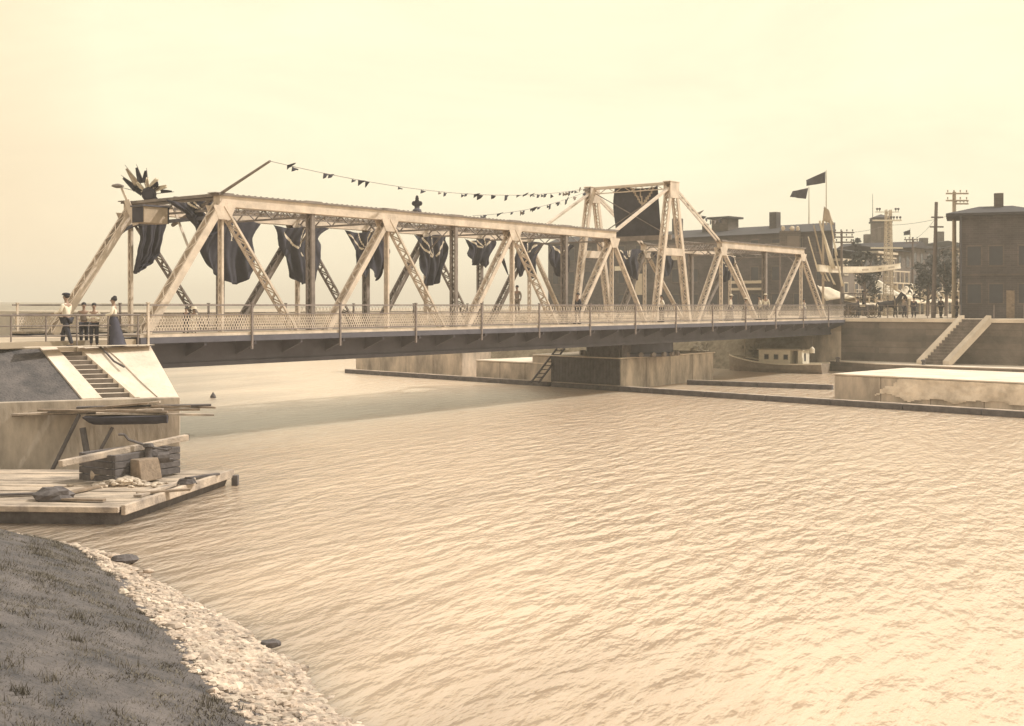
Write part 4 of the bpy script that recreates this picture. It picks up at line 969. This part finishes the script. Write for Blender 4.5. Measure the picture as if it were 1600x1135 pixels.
mb = MB(); mb.box(cx0-.1, -.9, 1.722, cx1+.1, .9, 1.80); mb.build('cabin_roof', TRIM, cb)
for i in range(3):
    x = cx0+.45+i*.78; mb = MB(); mb.box(x, -.83, .98, x+.4, -.801, 1.42); wn = mb.build('window', TRIM, cb); mb = MB(); mb.box(x+.04, -.845, 1.02, x+.36, -.831, 1.38); mb.build('pane', GLASS, wn)
mb = MB(); mb.box(cx1+.001, -.3, .9, cx1+.02, .0, 1.5); mb.build('door', GLASS, cb)
MB().tube((1.3, 0, .6), (1.3, 0, 2.6), .04, .03).build('mast', POLEL, cb)
lt_ = thing('lantern', 'small white lantern hanging below the right end of the bridge girder', 'lantern'); p = P(1269, 552, 89); lt_.location = p
mb = MB(); mb.lathe((0, 0, 0), [(.2, 0), (.2, .3), (.12, .42), (.03, .5)], 10); mb.build('lantern_body', WHITE, lt_); MB().tube((0, 0, .5), (0, 0, .98), .02).build('hanger', RAIL, lt_)
# ================================================================ TOWN
def bldfront(name, label, a, b, z0, h, depth, wall, roofm, floors, cols, roof='flat', rh=1.5, awn=None, shop=False, group='buildings across the street', parapet=True, skew=0):
    """a->b = facade ground line (left to right as seen), facing the camera side"""
    a = Vector((a[0], a[1], z0)); b = Vector((b[0], b[1], z0)); L_ = (b-a).length; ang = math.atan2((b-a).y, (b-a).x)
    o = thing(name, label, 'building', tuple(a), ang, group)
    MB().box(0, 0, 0, L_, depth, h).build('wall', wall, o)
    if roof == 'flat':
        mb = MB(); mb.box(-.15, -.25, h+.002, L_+.15, depth+.1, h+.25); mb.box(-.05, -.12, h-.45, L_+.05, -.002, h-.3); mb.build('cornice', TRIM if wall != BRICK else ROOF, o)
    elif roof == 'gable':
        mb = MB(); mb.add([(-.3, -.4, h), (L_+.3, -.4, h), (L_+.3, depth/2, h+rh), (-.3, depth/2, h+rh), (-.3, depth+.4, h), (L_+.3, depth+.4, h)], [(0, 1, 2, 3), (3, 2, 5, 4), (0, 3, 4), (1, 5, 2), (0, 4, 5, 1)]); mb.build('roof', roofm, o)
    elif roof == 'front':
        mb = MB(); mb.add([(-.3, -.4, h), (L_+.3, -.4, h), (L_/2, -.4, h+rh), (-.3, depth, h), (L_+.3, depth, h), (L_/2, depth, h+rh)], [(0, 1, 2), (3, 5, 4), (0, 2, 5, 3), (1, 4, 5, 2), (0, 3, 4, 1)]); mb.build('roof', roofm, o)
    if skew:
        for ch in o.children:
            for vt in ch.data.vertices:
                if vt.co.y > 0: vt.co.x += skew*vt.co.y
    fh = h/floors
    for f in range(1 if shop else 0, floors):
        for c in range(cols):
            x = L_*(c+.5)/cols; ww = min(.5*L_/cols, .55); zz = f*fh+.28*fh; wh = fh*.5
            mb = MB(); mb.box(x-ww, -.06, zz-.12, x+ww, -.002, zz); mb.box(x-ww, -.05, zz+wh, x+ww, -.002, zz+wh+.12); mb.box(x-ww, -.045, zz, x-ww*.82, -.002, zz+wh); mb.box(x+ww*.82, -.045, zz, x+ww, -.002, zz+wh); wn = mb.build('window', BRICK2 if (skew or wall != PLAST) else TRIM, o)
            mb = MB(); mb.box(x-ww*.8, -.03, zz+.001, x+ww*.8, -.001, zz+wh-.001); mb.build('pane', GLASS, wn)
    if shop:
        mb = MB(); mb.box(.2, -.04, .3, L_-.2, -.003, fh*.68); mb.build('shop_window', GLASS, o)
        mb = MB(); mb.box(.1, -.14, fh*.8, L_-.1, -.004, fh*.98); mb.build('signboard', TRIM, o)
    if shop:
        mb = MB(); mb.box(0, -1.6, fh*1.02, L_, -.13, fh*1.06)
        for i in range(5): mb.box(.1+(L_-.3)*i/4, -1.58, fh*1.06, .18+(L_-.3)*i/4, -1.5, fh*1.4)
        mb.box(0, -1.6, fh*1.4, L_, -1.5, fh*1.44); mb.build('balcony', TRIM, o)
        for i in range(4): MB().box(.1+(L_-.35)*i/3, -1.6, 0, .25+(L_-.35)*i/3, -1.46, fh*1.02).build('porch_post', TRIM, o)
    if awn is not None:
        mb = MB(); mb.add([(.1, -.15, fh*.86), (L_-.1, -.15, fh*.86), (L_-.1, -2.0, fh*.6), (.1, -2.0, fh*.6), (.1, -2.0, fh*.53), (L_-.1, -2.0, fh*.53)], [(0, 1, 2, 3), (3, 2, 5, 4)])
        q = mb.build('awning', awn, o); so = q.modifiers.new('t', 'SOLIDIFY'); so.thickness = .03
    return o
# long warehouse parallel to the canal
W1 = Vector((31.6, 115, ZR)); W0 = W1+cc*38
wh = bldfront('warehouse', 'long dark brick warehouse behind the tower and right half of the bridge', (W0.x, W0.y), (W1.x, W1.y), ZR, 8.4, 13, BRICK, ROOF, 3, 15, roof='gable', rh=1.3, group=None, skew=-.545)
Lw = (W1-W0).length
def wpart(name, mb, m): return mb.build(name, m, wh)
def WX(u, back=0):
    k = (u-HU)/F; q = W0+ccn*(-back); t = (k*q.y-q.x)/(-cc.x+k*cc.y); return t
for (u0, u1, vt_) in ((1050, 1060, 342), (1202, 1213, 332), (1097, 1103, 350)):
    x0_, x1_ = WX(u0, 4), WX(u1, 4); wpart('chimney', MB().box(x0_, 4, 9.0, x1_, 4+x1_-x0_, (CZ+(HV-vt_)/F*(W0-cc*x0_-ccn*4).y)-ZR), BRICK)
x0_, x1_ = WX(1112, 4), WX(1138, 4); hv_ = lambda v: (CZ+(HV-v)/F*(W0-cc*x0_-ccn*4).y)-ZR
mb = MB(); mb.box(x0_, 4, 9.0, x1_, 6, hv_(343)); vn = wpart('roof_ventilator', mb, BRICK2); mb = MB(); mb.box(x0_-.4, 3.6, hv_(343)+.002, x1_+.4, 6.4, hv_(340)); mb.build('ventilator_roof', ROOF, vn)
for (x0, x1, z0, z1, m) in ((10.5, 13.2, 5.0, 5.5, WHITE), (13.5, 14.5, 2.2, 4.6, TRIM), (17, 20, 6.0, 6.7, TRIM), (26, 30, 3.3, 3.6, TRIM), (26, 30, 2.6, 2.85, TRIM), (22, 24.5, 6.6, 6.9, WHITE), (30.5, 33, 7.2, 7.4, PLAST)):
    wpart('signboard', MB().box(x0, -.18, z0, x1, -.08, z1), m)
# street row running away to the right
Q0 = Vector((33.6, 112.5, ZR))
def QS(u, off=0):
    k = (u-HU)/F; q = Q0+d2*off; t = (k*q.y-q.x)/(d1.x-k*d1.y); return q+d1*t
row = [(1313, 1346, 408, PLAST, 3, 2, 'flat', CLOTHL, 'pale rendered shop with big awning, next to the warehouse'),
       (1346.5, 1369, 396, BRICK, 3, 2, 'gable', CLOTHM, 'narrow dark gabled shop just left of the round-capped tower'),
       (1369.5, 1399, 396, PLAST, 2, 3, 'flat', CLOTHL, 'wide pale shop behind the pale pole with insulators'),
       (1399.5, 1424, 392, BRICK2, 3, 2, 'gable', CLOTHL, 'brown brick gabled shop under the small flag'),
       (1424.5, 1445, 387, BRICK2, 3, 2, 'front', WHITE, 'taller brick gable-fronted shop with white awning'),
       (1445.5, 1468, 388, BRICK, 3, 2, 'flat', CLOTHL, 'dark brick shop directly behind the straight dark pole'),
       (1468.5, 1496, 388, BRICK2, 3, 2, 'gable', CLOTHM, 'brown shop right of the straight dark pole'),
       (1496.5, 1530, 392, PLAST, 2, 2, 'flat', CLOTHL, 'pale shop mostly hidden by the dark corner house'),
       (1530.5, 1575, 398, BRICK2, 2, 3, 'gable', CLOTHL, 'low brown shop just right of the dark corner house'), (1575.5, 1640, 404, BRICK, 2, 4, 'gable', CLOTHM, 'low dark shop at the far right edge of the street')]
for (u0, u1, vt, wm, fl, co, rf, aw, lb) in row:
    a = QS(u0, 3); b = QS(u1, 3); zt = CZ+(HV-vt)/F*a.y
    bldfront('shop_building', lb, (a.x, a.y), (b.x, b.y), ZR, zt-ZR, 9, wm, ROOF, fl, co, roof=rf, rh=.8, awn=aw, shop=True)
# big awning close to the bridge end
def awning(label, u0, v0, u1, v1, u2, v2, u3, v3, Yd, m):
    o = quadcloth(P(u0, v0, Yd+2), P(u1, v1, Yd+1.6), P(u2, v2, Yd-.6), P(u3, v3, Yd), m, 'street_awning', n=8, amp=.05, thick=.02); tag(o, label, 'awning', 'free awnings over the pavement')
awning('largest sagging pale awning right beside the bridge end', 1277, 446, 1303, 452, 1336, 465, 1291, 470, 107, CLOTHL)
awning('pale awning sloping to the right above the horse', 1362, 440, 1374, 438, 1412, 463, 1375, 461, 118, WHITE)
awning('pale awning sloping right of the decorated pole', 1408, 452, 1418, 447, 1436, 463, 1408, 461, 120, CLOTHL)
awning('high pale awning between the pole with insulators and the straight dark pole', 1418, 446, 1424, 443, 1441, 455, 1433, 458, 122, WHITE)
awning('narrow pale awning near the dark corner house', 1458, 453, 1461, 452, 1474, 466, 1470, 467, 118, WHITE)
# tower with cap
tw = thing('lookout_tower', 'slender brick tower with flat projecting cap rising above the shops', 'tower'); pb = P(1376, 385, 175); tw.location = (pb.x, pb.y, ZR)
S = 175/F
z0 = pb.z-ZR; mb = MB(); hw_ = 15*S/2*1.75; mb.box(-hw_, -hw_, 0, hw_, hw_, z0); mb.box(-hw_*.93, -hw_*.93, z0, hw_*.93, hw_*.93, z0+36*S); mb.build('shaft', BRICK2, tw)
mb = MB(); mb.box(-hw_*1.08, -hw_*1.08, z0+36*S, hw_*1.08, hw_*1.08, z0+39*S); mb.box(-hw_, -hw_, z0+39*S, hw_, hw_, z0+44*S); mb.add([(-hw_*1.1, -hw_*1.1, z0+44*S), (hw_*1.1, -hw_*1.1, z0+44*S), (hw_*1.1, hw_*1.1, z0+44*S), (-hw_*1.1, hw_*1.1, z0+44*S), (0, 0, z0+50*S)], [(0, 1, 4), (1, 2, 4), (2, 3, 4), (3, 0, 4), (3, 2, 1, 0)]); mb.build('cap', ROOF, tw)
for k in (-.45, .45):
    mb = MB(); mb.box(hw_*k-hw_*.2, -hw_*.93-.05, z0+8*S, hw_*k+hw_*.2, -hw_*.931, z0+30*S); mb.build('opening', PLAST, tw)
mb = MB(); mb.box(-hw_*2.4, -hw_*1.3, z0-4*S, hw_*2.6, hw_*2, z0+1*S); mb.build('skirt_roof', ROOF, tw)
MB().tube((-hw_*.95, 0, z0+44*S), (-hw_*.95, 0, z0+82*S), .06, .03).build('flagstaff', POLEM, tw)
# utility poles
def upole(label, u, vt, Yd, arms, m=POLEM, r=.15, lean=0, ins=True):
    p = P(u, vt, Yd); h = p.z-ZR; o = thing('utility_pole', label, 'utility pole', (p.x, p.y, ZR), group='utility poles along the street')
    S = Yd/F; MB().tube((lean, 0, 0), (0, 0, h), r, r*.7, 10).build('pole', m, o)
    for (va, x0, x1) in arms:
        z = CZ+(HV-va)*S-ZR; mb = MB(); mb.bar(((x0-u)*S, -.15, z), ((x1-u)*S, -.15, z), .1, .12); ar = mb.build('crossarm', m, o)
        if ins:
            for q in range(4):
                x = lerp((x0-u)*S, (x1-u)*S, .08+.28*q); mb = MB(); mb.lathe((x, -.15, z+.06), [(.02, 0), (.02, .08), (.06, .1), (.06, .2), (.03, .24)], 8); mb.build('insulator', m, ar)
    return o, p
upole('short leaning utility pole with three crossarms by the arch of streamers', 1315, 361, 104, [(364, 1302, 1334), (371, 1302, 1333), (379, 1304, 1332)], r=.14)
upole('straight dark pole with two short crossarms, standing alone', 1463, 316, 96, [(340, 1454, 1472), (355, 1452, 1473)], r=.19, lean=-.25, ins=False)
upole('tallest pole with wide double crossarms, beside the dark corner house', 1491, 300, 97, [(303, 1477, 1512), (314, 1477, 1512), (319, 1492, 1512)], r=.21, m=POLEL)
upole('thin pole with small crossarms in the gap left of the straight dark pole', 1426, 371, 130, [(375, 1412, 1434), (380, 1414, 1434)], r=.12)
# pale lattice pole
dp = thing('lattice_mast', 'pale lattice mast with white crossarms full of dark insulators', 'mast'); p = P(1388, 466, 112); dp.location = (p.x, p.y, ZR); S = 112/F
mb = MB(); H_ = CZ+(HV-328)*S-ZR
for sx_ in (-1, 1):
    for sy_ in (-1, 1): mb.bar((sx_*.38, sy_*.38, 0), (sx_*.22, sy_*.22, H_), .09, .09)
k_ = 26
for i in range(k_):
    z0_ = H_*i/k_; z1_ = H_*(i+1)/k_; w0 = .38-.16*i/k_; w1 = .38-.16*(i+1)/k_
    for sy_ in (-1, 1):
        mb.bar((-w0, sy_*w0, z0_), (w1, sy_*w1, z1_), .06, .04); mb.bar((sy_*w0, -w0, z0_), (sy_*w1, w1, z1_), .04, .06); mb.bar((-w0, sy_*w0, z0_), (w0, sy_*w0, z0_), .05, .05)
mb.build('lattice_shaft', TRIM, dp)
for (v, x0, x1, m, ii) in ((332, 1366, 1403, TRIM, (1369, 1373, 1398, 1402)), (345, 1362, 1407, WHITE, (1391, 1395, 1400, 1405)), (388, 1359, 1409, WHITE, ())):
    z = CZ+(HV-v)*S-ZR; mb = MB(); mb.bar(((x0-1388)*S, -.3, z), ((x1-1388)*S, -.3, z), .12, .14 if m == WHITE else .06); ar = mb.build('crossarm', m, dp)
    for x in ii: mb = MB(); mb.lathe(((x-1388)*S, -.3, z+.06), [(.03, 0), (.03, .12), (.10, .16), (.12, .3), (.04, .34)], 8); mb.build('insulator', WOODD, ar)
# corner building at right
cbd = thing('corner_house', 'dark two-storey brick house with overhanging eaves above the quay stairs', 'building'); a = P(1499, 500, 93); cbd.location = (a.x, a.y, ZR); ang = -.37; cbd.rotation_euler = (0, 0, ang); S = 93/F
Hb = CZ+(HV-338)*S-ZR
mb = MB(); mb.box(0, 0, 0, 5.6, 5, Hb); mb.build('wall', BRICK, cbd)
mb = MB(); mb.add([(-1.0, -.8, Hb), (6.4, -.8, Hb), (6.4, 5.6, Hb), (-1.0, 5.6, Hb), (-1.0, -.8, Hb+.18), (6.4, -.8, Hb+.18), (6.4, 5.6, Hb+.18), (-1.0, 5.6, Hb+.18), (1.5, 2.4, Hb+.9), (4, 2.4, Hb+.9)], [(3, 2, 1, 0), (0, 1, 5, 4), (1, 2, 6, 5), (2, 3, 7, 6), (3, 0, 4, 7), (4, 5, 9, 8), (5, 6, 9), (6, 7, 8, 9), (7, 4, 8)]); mb.build('roof', ROOF, cbd)
for x in (1.1, 2.7, 4.85):
    for z in (1.2, 4.2):
        mb = MB(); mb.box(x-.6, -.06, z-.1, x+.6, -.002, z); mb.box(x-.6, -.06, z+1.5, x+.6, -.002, z+1.62); mb.box(x-.6, -.05, z, x-.5, -.002, z+1.5); mb.box(x+.5, -.05, z, x+.6, -.002, z+1.5); wn = mb.build('window', BRICK2, cbd)
        mb = MB(); mb.box(x-.49, -.03, z+.002, x+.49, -.001, z+1.498); mb.build('pane', GLASS, wn)
mb = MB(); mb.box(3.45, -.05, .02, 4.05, -.003, 2.2); dr_ = mb.build('door', WOODM, cbd); mb = MB(); mb.ball((3.95, -.09, 1.1), .04, n=6, k=4); mb.build('handle', STEELD, dr_)
mb = MB(); mb.box(0, -.1, 3.4, 5.6, -.003, 3.52); mb.build('string_course', BRICK2, cbd)
mb = MB(); mb.tube((.12, -.12, .1), (.12, -.12, Hb-.02), .06); mb.build('downpipe', DARK, cbd)
mb = MB(); mb.box(2.6, 1.8, Hb+.4, 3.3, 2.6, Hb+1.9); mb.build('chimney', BRICK2, cbd)
# wires
def wire_(label, a, b, sag):
    mb = MB(); a = Vector(a); b = Vector(b); mb.path([lerp(a, b, i/20)-Vector((0, 0, 4*sag*(i/20)*(1-i/20))) for i in range(21)], .016, 4); tag(mb.build('overhead_wire', POLEM), label, 'wire', 'overhead wires')
wire_('overhead wire from the tall right pole past the dark pole to the lattice mast', P(1491, 335, 97), P(1392, 352, 112), .2)
wire_('lower overhead wire from the lattice mast to the short pole by the streamers', P(1388, 352, 112), P(1320, 364, 104), .15)
wire_('overhead wire from the straight dark pole to the thin pole in the gap', P(1463, 340, 96), P(1426, 375, 130), .3)
# banner across the street
o = quadcloth(P(1277, 413, 101), P(1408, 411, 112), P(1408, 420, 112), P(1277, 425, 101), [CLOTHL, CLOTHM], 'street_banner', n=24, amp=.05, stripes=lambda u, v: 1 if (v < .08 or v > .9 or (.35 < v < .65 and .1 < u < .9 and int(u*60) % 2 == 0 and int(u*13) % 4)) else 0)
for v_ in range(1):
    me = o.data
    for vt in me.vertices:
        t = (vt.co.x-P(1277, 413, 101).x)/(P(1408, 411, 112).x-P(1277, 413, 101).x); vt.co.z -= .45*4*t*(1-t)*.6
tag(o, 'long sagging pale banner stretched across the street', 'banner')
# streamer arch
sa = thing('streamer_pole', 'tall dressed pole wrapped in white streamers at the bridge end, town side', 'decorated pole'); p = P(1286, 345, 103); sa.location = (p.x, p.y, ZR); S = 103/F
H_ = p.z-ZR; MB().tube((0, 0, 0), (0, 0, H_), .12, .09).build('pole', POLEL, sa)
def sp2(u, v, dy=0): return Vector(((u-1286)*S, dy, CZ+(HV-v)*S-ZR))
for (u0, v0, u1, v1, w_, m, lb) in [(1279, 345, 1297, 420, 8, CLOTHL, 0), (1262, 370, 1276, 425, 3, CLOTHL, 1), (1270, 352, 1284, 418, 4, CLOTHM, 2), (1296, 345, 1303, 400, 4, CLOTHL, 3), (1303, 395, 1312, 448, 4, CLOTHL, 4), (1284, 420, 1291, 440, 3, CLOTHL, 5), (1290, 418, 1299, 445, 3, CLOTHL, 6), (1276, 418, 1285, 440, 3, CLOTHM, 7)]:
    a = sp2(u0, v0, -.2*lb/4); b = sp2(u1, v1, -.2-.1*lb); quadcloth(a, a+Vector((w_*S*.4, 0, 0)), b+Vector((w_*S, 0, 0)), b, m, 'streamer', sa, n=8, amp=.08)
quadcloth(sp2(1288, 322, .1), sp2(1297, 330, .1), sp2(1304, 352, .1), sp2(1286, 345, .1), CLOTHM, 'rosette', sa, n=6, amp=.1)
def flagpole(label, u, v0, v1, fl, Yd, m=CLOTHD):
    p = P(u, v1, Yd); o = thing('flagpole', label, 'flagpole', tuple(p), group='flagpoles above the town'); S = Yd/F
    MB().tube((0, 0, 0), (0, 0, (v1-v0)*S), .06, .03, 6).build('pole', POLEL, o)
    q = [P(a, b, Yd)-p for a, b in fl]; quadcloth(q[0], q[1], q[2], q[3], m, 'flag', o, n=10, amp=.12, swallow=0); return o
flagpole('flagpole with the largest dark flag, higher of the pair above the warehouse corner', 1291, 266, 352, [(1290, 268), (1259, 282), (1260, 291), (1289, 286)], 112)
flagpole('flagpole with a dark swallow-tailed flag, lower of the pair above the warehouse', 1264, 292, 350, [(1263, 294), (1238, 299), (1234, 308), (1259, 311)], 118)
flagpole('thin pole with a small dark flag above the brown gabled shop', 1422, 357, 400, [(1422, 359), (1411, 363), (1412, 368), (1422, 367)], 150)
for i, (u, v, lb) in enumerate([(1212, 333, '')]): pass
# decorated box/sign with figures on warehouse front
sgn = thing('decorated_signboard', 'dark framed signboard topped with pale ornaments in front of the warehouse right end', 'sign'); p = P(1236, 375, 108); sgn.location = tuple(p); S = 108/F
mb = MB(); mb.box(-17*S, 0, -14*S, 15*S, .3, 14*S); mb.build('board', BRICK2, sgn); mb = MB(); mb.box(-6*S, -.05, -12*S, 13*S, -.002, 6*S); mb.build('panel', PLAST, sgn)
for (x, w_) in ((-12, 3), (2, 4), (11, 3)): mb = MB(); mb.ball((x*S, .1, 18*S), w_*S, .15, 4*S, 8, 6, 0, .2); mb.build('ornament', TRIM, sgn)
mb = MB(); mb.tube((-17*S, .1, -14*S), (-17*S, .1, ZR-p.z), .08); mb.tube((15*S, .1, -14*S), (15*S, .1, ZR-p.z), .08); mb.build('posts', POLEM, sgn)
# rooftops clutter: far houses
for i, (u0, u1, vt, Yd, wm, lb) in enumerate([(1313, 1330, 384, 190, PLAST, 'pale house with dark roof far behind the short leaning pole'), (1330, 1358, 392, 175, BRICK, 'low dark house far behind, left of the slender tower'), (1400, 1425, 390, 185, BRICK2, 'brown house far behind, right of the slender tower'),
                                             (1425, 1442, 380, 190, BRICK2, 'house with high chimney far behind under the open sky gap'), (1470, 1484, 382, 185, PLAST, 'house with square chimney far behind, between the two tall poles')]):
    a = P(u0, 480, Yd); b = P(u1, 480, Yd-4); S = Yd/F; zt = CZ+(HV-vt-6)*S
    o = bldfront('far_house', lb, (a.x, a.y), (b.x, b.y), ZR, zt-ZR, 8, wm, ROOF, 3, 2, roof='gable', rh=.8, group='houses far behind the shops')
    MB().box(1, 3.5, zt-ZR, 2.0, 4.5, zt-ZR+2.4).build('chimney', BRICK2, o)
# ---- trees and scrub
def tree(name, label, loc, h, cr_, m, n=900, cat='tree', group=None, trunk=True, flat=1.0, leaf=.22):
    o = thing(name, label, cat, loc, 0, group); rnd = random.Random(hash(label) % 9999 if False else len(label)*7+int(h*10))
    if trunk:
        mb = MB(); mb.tube((0, 0, -.2), (.1, 0, h*.5), h*.03, h*.018, 8)
        for i in range(6):
            a = i*1.05; mb.tube((.07, 0, h*(.3+.05*i)), (math.cos(a)*cr_*.6, math.sin(a)*cr_*.6, h*(.55+.06*i)), h*.012, h*.004, 6)
        mb.build('trunk', POLEM, o)
    mb = MB(); cl = [(rnd.gauss(0, cr_*.42), rnd.gauss(0, cr_*.42), h*(.62 if trunk else .45)+rnd.gauss(0, h*.16), rnd.uniform(.2, .42)*cr_) for _ in range(22)]
    for i in range(n):
        c = rnd.choice(cl); v = Vector((rnd.gauss(0, 1), rnd.gauss(0, 1), rnd.gauss(0, 1))).normalized()*c[3]*rnd.random()**.35
        p = Vector((c[0], c[1], c[2]))+v; p.z = max(.05, p.z*flat); a = Vector((rnd.gauss(0, 1), rnd.gauss(0, 1), rnd.gauss(0, 1))).normalized(); b = a.orthogonal().normalized()
        s = leaf*rnd.uniform(.5, 1.3); mb.add([p-a*s, p-b*s*.6, p+a*s, p+b*s*.6], [(0, 1, 2, 3)])
    mb.build('crown' if trunk else 'foliage', m, o); return o
for (u, vt, Yd, cr_, lb) in [(1350, 386, 111, 1.9, 'dark leafy tree between the shop awnings and the slender tower'), (1332, 398, 150, 2.2, 'smaller dark tree just right of the short utility pole'), (1412, 398, 150, 3.0, 'dark tree right of the lattice mast'), (1449, 392, 113, 2.2, 'broad dark tree left of the straight dark pole'), (1478, 390, 110, 1.7, 'dark tree between the two tall right poles')]:
    p = P(u, vt, Yd); tree('street_tree', lb, (p.x, p.y, ZR), p.z-ZR, cr_, LEAF, group='street trees')
for i, (k, off, sz, lb) in enumerate([(0, 1.8, 1.5, 'dry bush nearest the bridge end on the canal bank'), (6, 1.6, 1.9, 'large dry bush on the bank just beyond the bridge end'), (11, 2.0, 1.3, 'low dry bush in the middle of the bank scrub'), (16, 1.5, 1.7, 'pale dry bush seen above the pivot pier'), (22, 1.9, 1.4, 'small dry bush above the left side of the pivot pier'), (29, 1.6, 1.8, 'farthest dry bush on the canal bank'), (-5, 1.6, 1.6, 'dry bush partly hidden by the dark bridge girder')]):
    p = B(SE, 10)+cc*k+ccn*off; tree('bush', lb, (p.x, p.y, .6), sz*1.3, sz, LEAF2, 500, 'bush', 'dry bushes on the canal bank', False, .8, .16)
# ---- carriage and horse
def wheel(par, x, y, r):
    mb = MB(); n_ = 20
    for i in range(n_):
        a = 2*math.pi*i/n_; b = 2*math.pi*(i+1)/n_; mb.bar((x+r*math.cos(a), y, r+r*math.sin(a)), (x+r*math.cos(b), y, r+r*math.sin(b)), .06, .07, up=(0, 1, 0))
    w_ = mb.build('wheel', WOODD, par)
    mb = MB()
    for i in range(10): a = 2*math.pi*i/10; mb.bar((x, y, r), (x+r*math.cos(a), y, r+r*math.sin(a)), .04, .04, up=(0, 1, 0))
    mb.tube((x, y-.1, r), (x, y+.1, r), .09); mb.build('spokes', WOODM, w_)
cg = thing('carriage', 'dark open horse-drawn carriage standing on the quay street', 'carriage'); p = P(1343, 495, 96); cg.location = (p.x, p.y, ZR); cg.rotation_euler = (0, 0, -.12)
for x, r in ((-.9, .58), (1.0, .48)):
    for y in (-.7, .7): wheel(cg, x, y, r)
mb = MB(); mb.box(-1.3, -.6, .62, 1.3, .6, .8); mb.box(-1.3, -.62, .802, -.2, .62, 1.25); mb.box(.4, -.6, .802, 1.1, .6, 1.1); mb.build('body', WOODD, cg, bevel=.03)
mb = MB(); mb.box(-1.35, -.66, 1.95, .3, .66, 2.03); mb.hexa([(-1.4, -.64, 1.25), (-1.3, -.64, 1.25), (-1.3, .64, 1.25), (-1.4, .64, 1.25), (-1.4, -.64, 1.95), (-1.3, -.64, 1.95), (-1.3, .64, 1.95), (-1.4, .64, 1.95)]); mb.bar((.2, -.6, 1.25), (.2, -.6, 1.95), .05, .05); mb.bar((.2, .6, 1.25), (.2, .6, 1.95), .05, .05); mb.build('hood', WOODD, cg)
mb = MB(); mb.box(-.1, -.64, .9, .35, -.625, 1.1); mb.build('side_panel', TRIM, cg)
mb = MB(); mb.bar((1.2, -.45, .75), (3.6, -.35, 1.0), .06, .06); mb.bar((1.2, .45, .75), (3.6, .35, 1.0), .06, .06); mb.build('shafts', WOODD, cg)
def horse(label, u, Yd, face):
    p = P(u, 495, Yd); o = thing('horse', label, 'horse', (p.x, p.y, ZR), face)
    H = {'bel': (0, 0, 1.12, (.29, .31)), 'rmp': (-.6, 0, 1.2, (.26, .28)), 'che': (.5, 0, 1.14, (.26, .33)), 'wth': (.62, 0, 1.32, (.15, .2)), 'nk': (.95, 0, 1.65, (.11, .17)), 'pol': (1.12, 0, 1.95, (.09, .12)), 'jaw': (1.3, 0, 1.82, (.08, .12)), 'mz': (1.5, 0, 1.55, (.055, .07)),
         'tl0': (-.88, 0, 1.25, .06), 'tl1': (-.98, 0, .95, .07), 'tl2': (-1.0, 0, .55, .03)}
    E = [('bel', 'rmp'), ('bel', 'che'), ('che', 'wth'), ('wth', 'nk'), ('nk', 'pol'), ('pol', 'jaw'), ('jaw', 'mz'), ('rmp', 'tl0'), ('tl0', 'tl1'), ('tl1', 'tl2')]
    for s, n, f in ((-1, 'l', .1), (1, 'r', -.08)):
        H.update({'fs'+n: (.55, s*.14, .88, .12), 'fk'+n: (.57+f, s*.15, .5, .06), 'ff'+n: (.54+f, s*.15, .14, .04), 'fh'+n: (.59+f, s*.15, .03, .06),
                  'hs'+n: (-.58, s*.15, .85, (.13, .16)), 'hst'+n: (-.48-f, s*.16, .68, .09), 'hk'+n: (-.75-f, s*.16, .48, .06), 'hf'+n: (-.68-f, s*.16, .14, .04), 'hh'+n: (-.63-f, s*.16, .03, .06), 'er'+n: (1.1, s*.07, 2.08, .02)})
        E += [('che', 'fs'+n), ('fs'+n, 'fk'+n), ('fk'+n, 'ff'+n), ('ff'+n, 'fh'+n), ('rmp', 'hs'+n), ('hs'+n, 'hst'+n), ('hst'+n, 'hk'+n), ('hk'+n, 'hf'+n), ('hf'+n, 'hh'+n), ('pol', 'er'+n)]
    skin('body', H, E, HORSE, o); mb = MB()
    for i in range(8): q = lerp(Vector((.68, 0, 1.5)), Vector((1.08, 0, 2.05)), i/7); mb.ball(q-Vector((.06, 0, 0)), .06, .04, .1, 6, 5)
    mb.build('mane', SKIND, o)
    mb = MB(); mb.tube((.42, 0, 1.13), (.5, 0, 1.13), .345, .345, 16, cap=False); q = mb.build('collar', WOODM, o); so = q.modifiers.new('t', 'SOLIDIFY'); so.thickness = .03
    return o
horse('dark horse harnessed to the carriage, facing right', 1388, 95.4, -.12)
for i, (u, lb) in enumerate([(1338, 'driver in dark coat and hat seated in the carriage')]):
    pp = person(lb, (cg.location.x+.3, cg.location.y, ZR+.75), 1.45, R(-97), top=TROU, hat='dark')

# ================================================================ HAZE
hz = MB().box(-1700, -90, -3, 1700, 3700, 42).build('haze', []); tag(hz, kind='stuff')
hm = bpy.data.materials.new('thin_haze'); hm.use_nodes = True; n = hm.node_tree; n.nodes.clear()
pv = n.nodes.new('ShaderNodeVolumePrincipled'); pv.inputs['Color'].default_value = (1.0, .93, .80, 1); pv.inputs['Density'].default_value = .0012
ou = n.nodes.new('ShaderNodeOutputMaterial'); n.links.new(pv.outputs[0], ou.inputs['Volume']); hz.data.materials.append(hm)
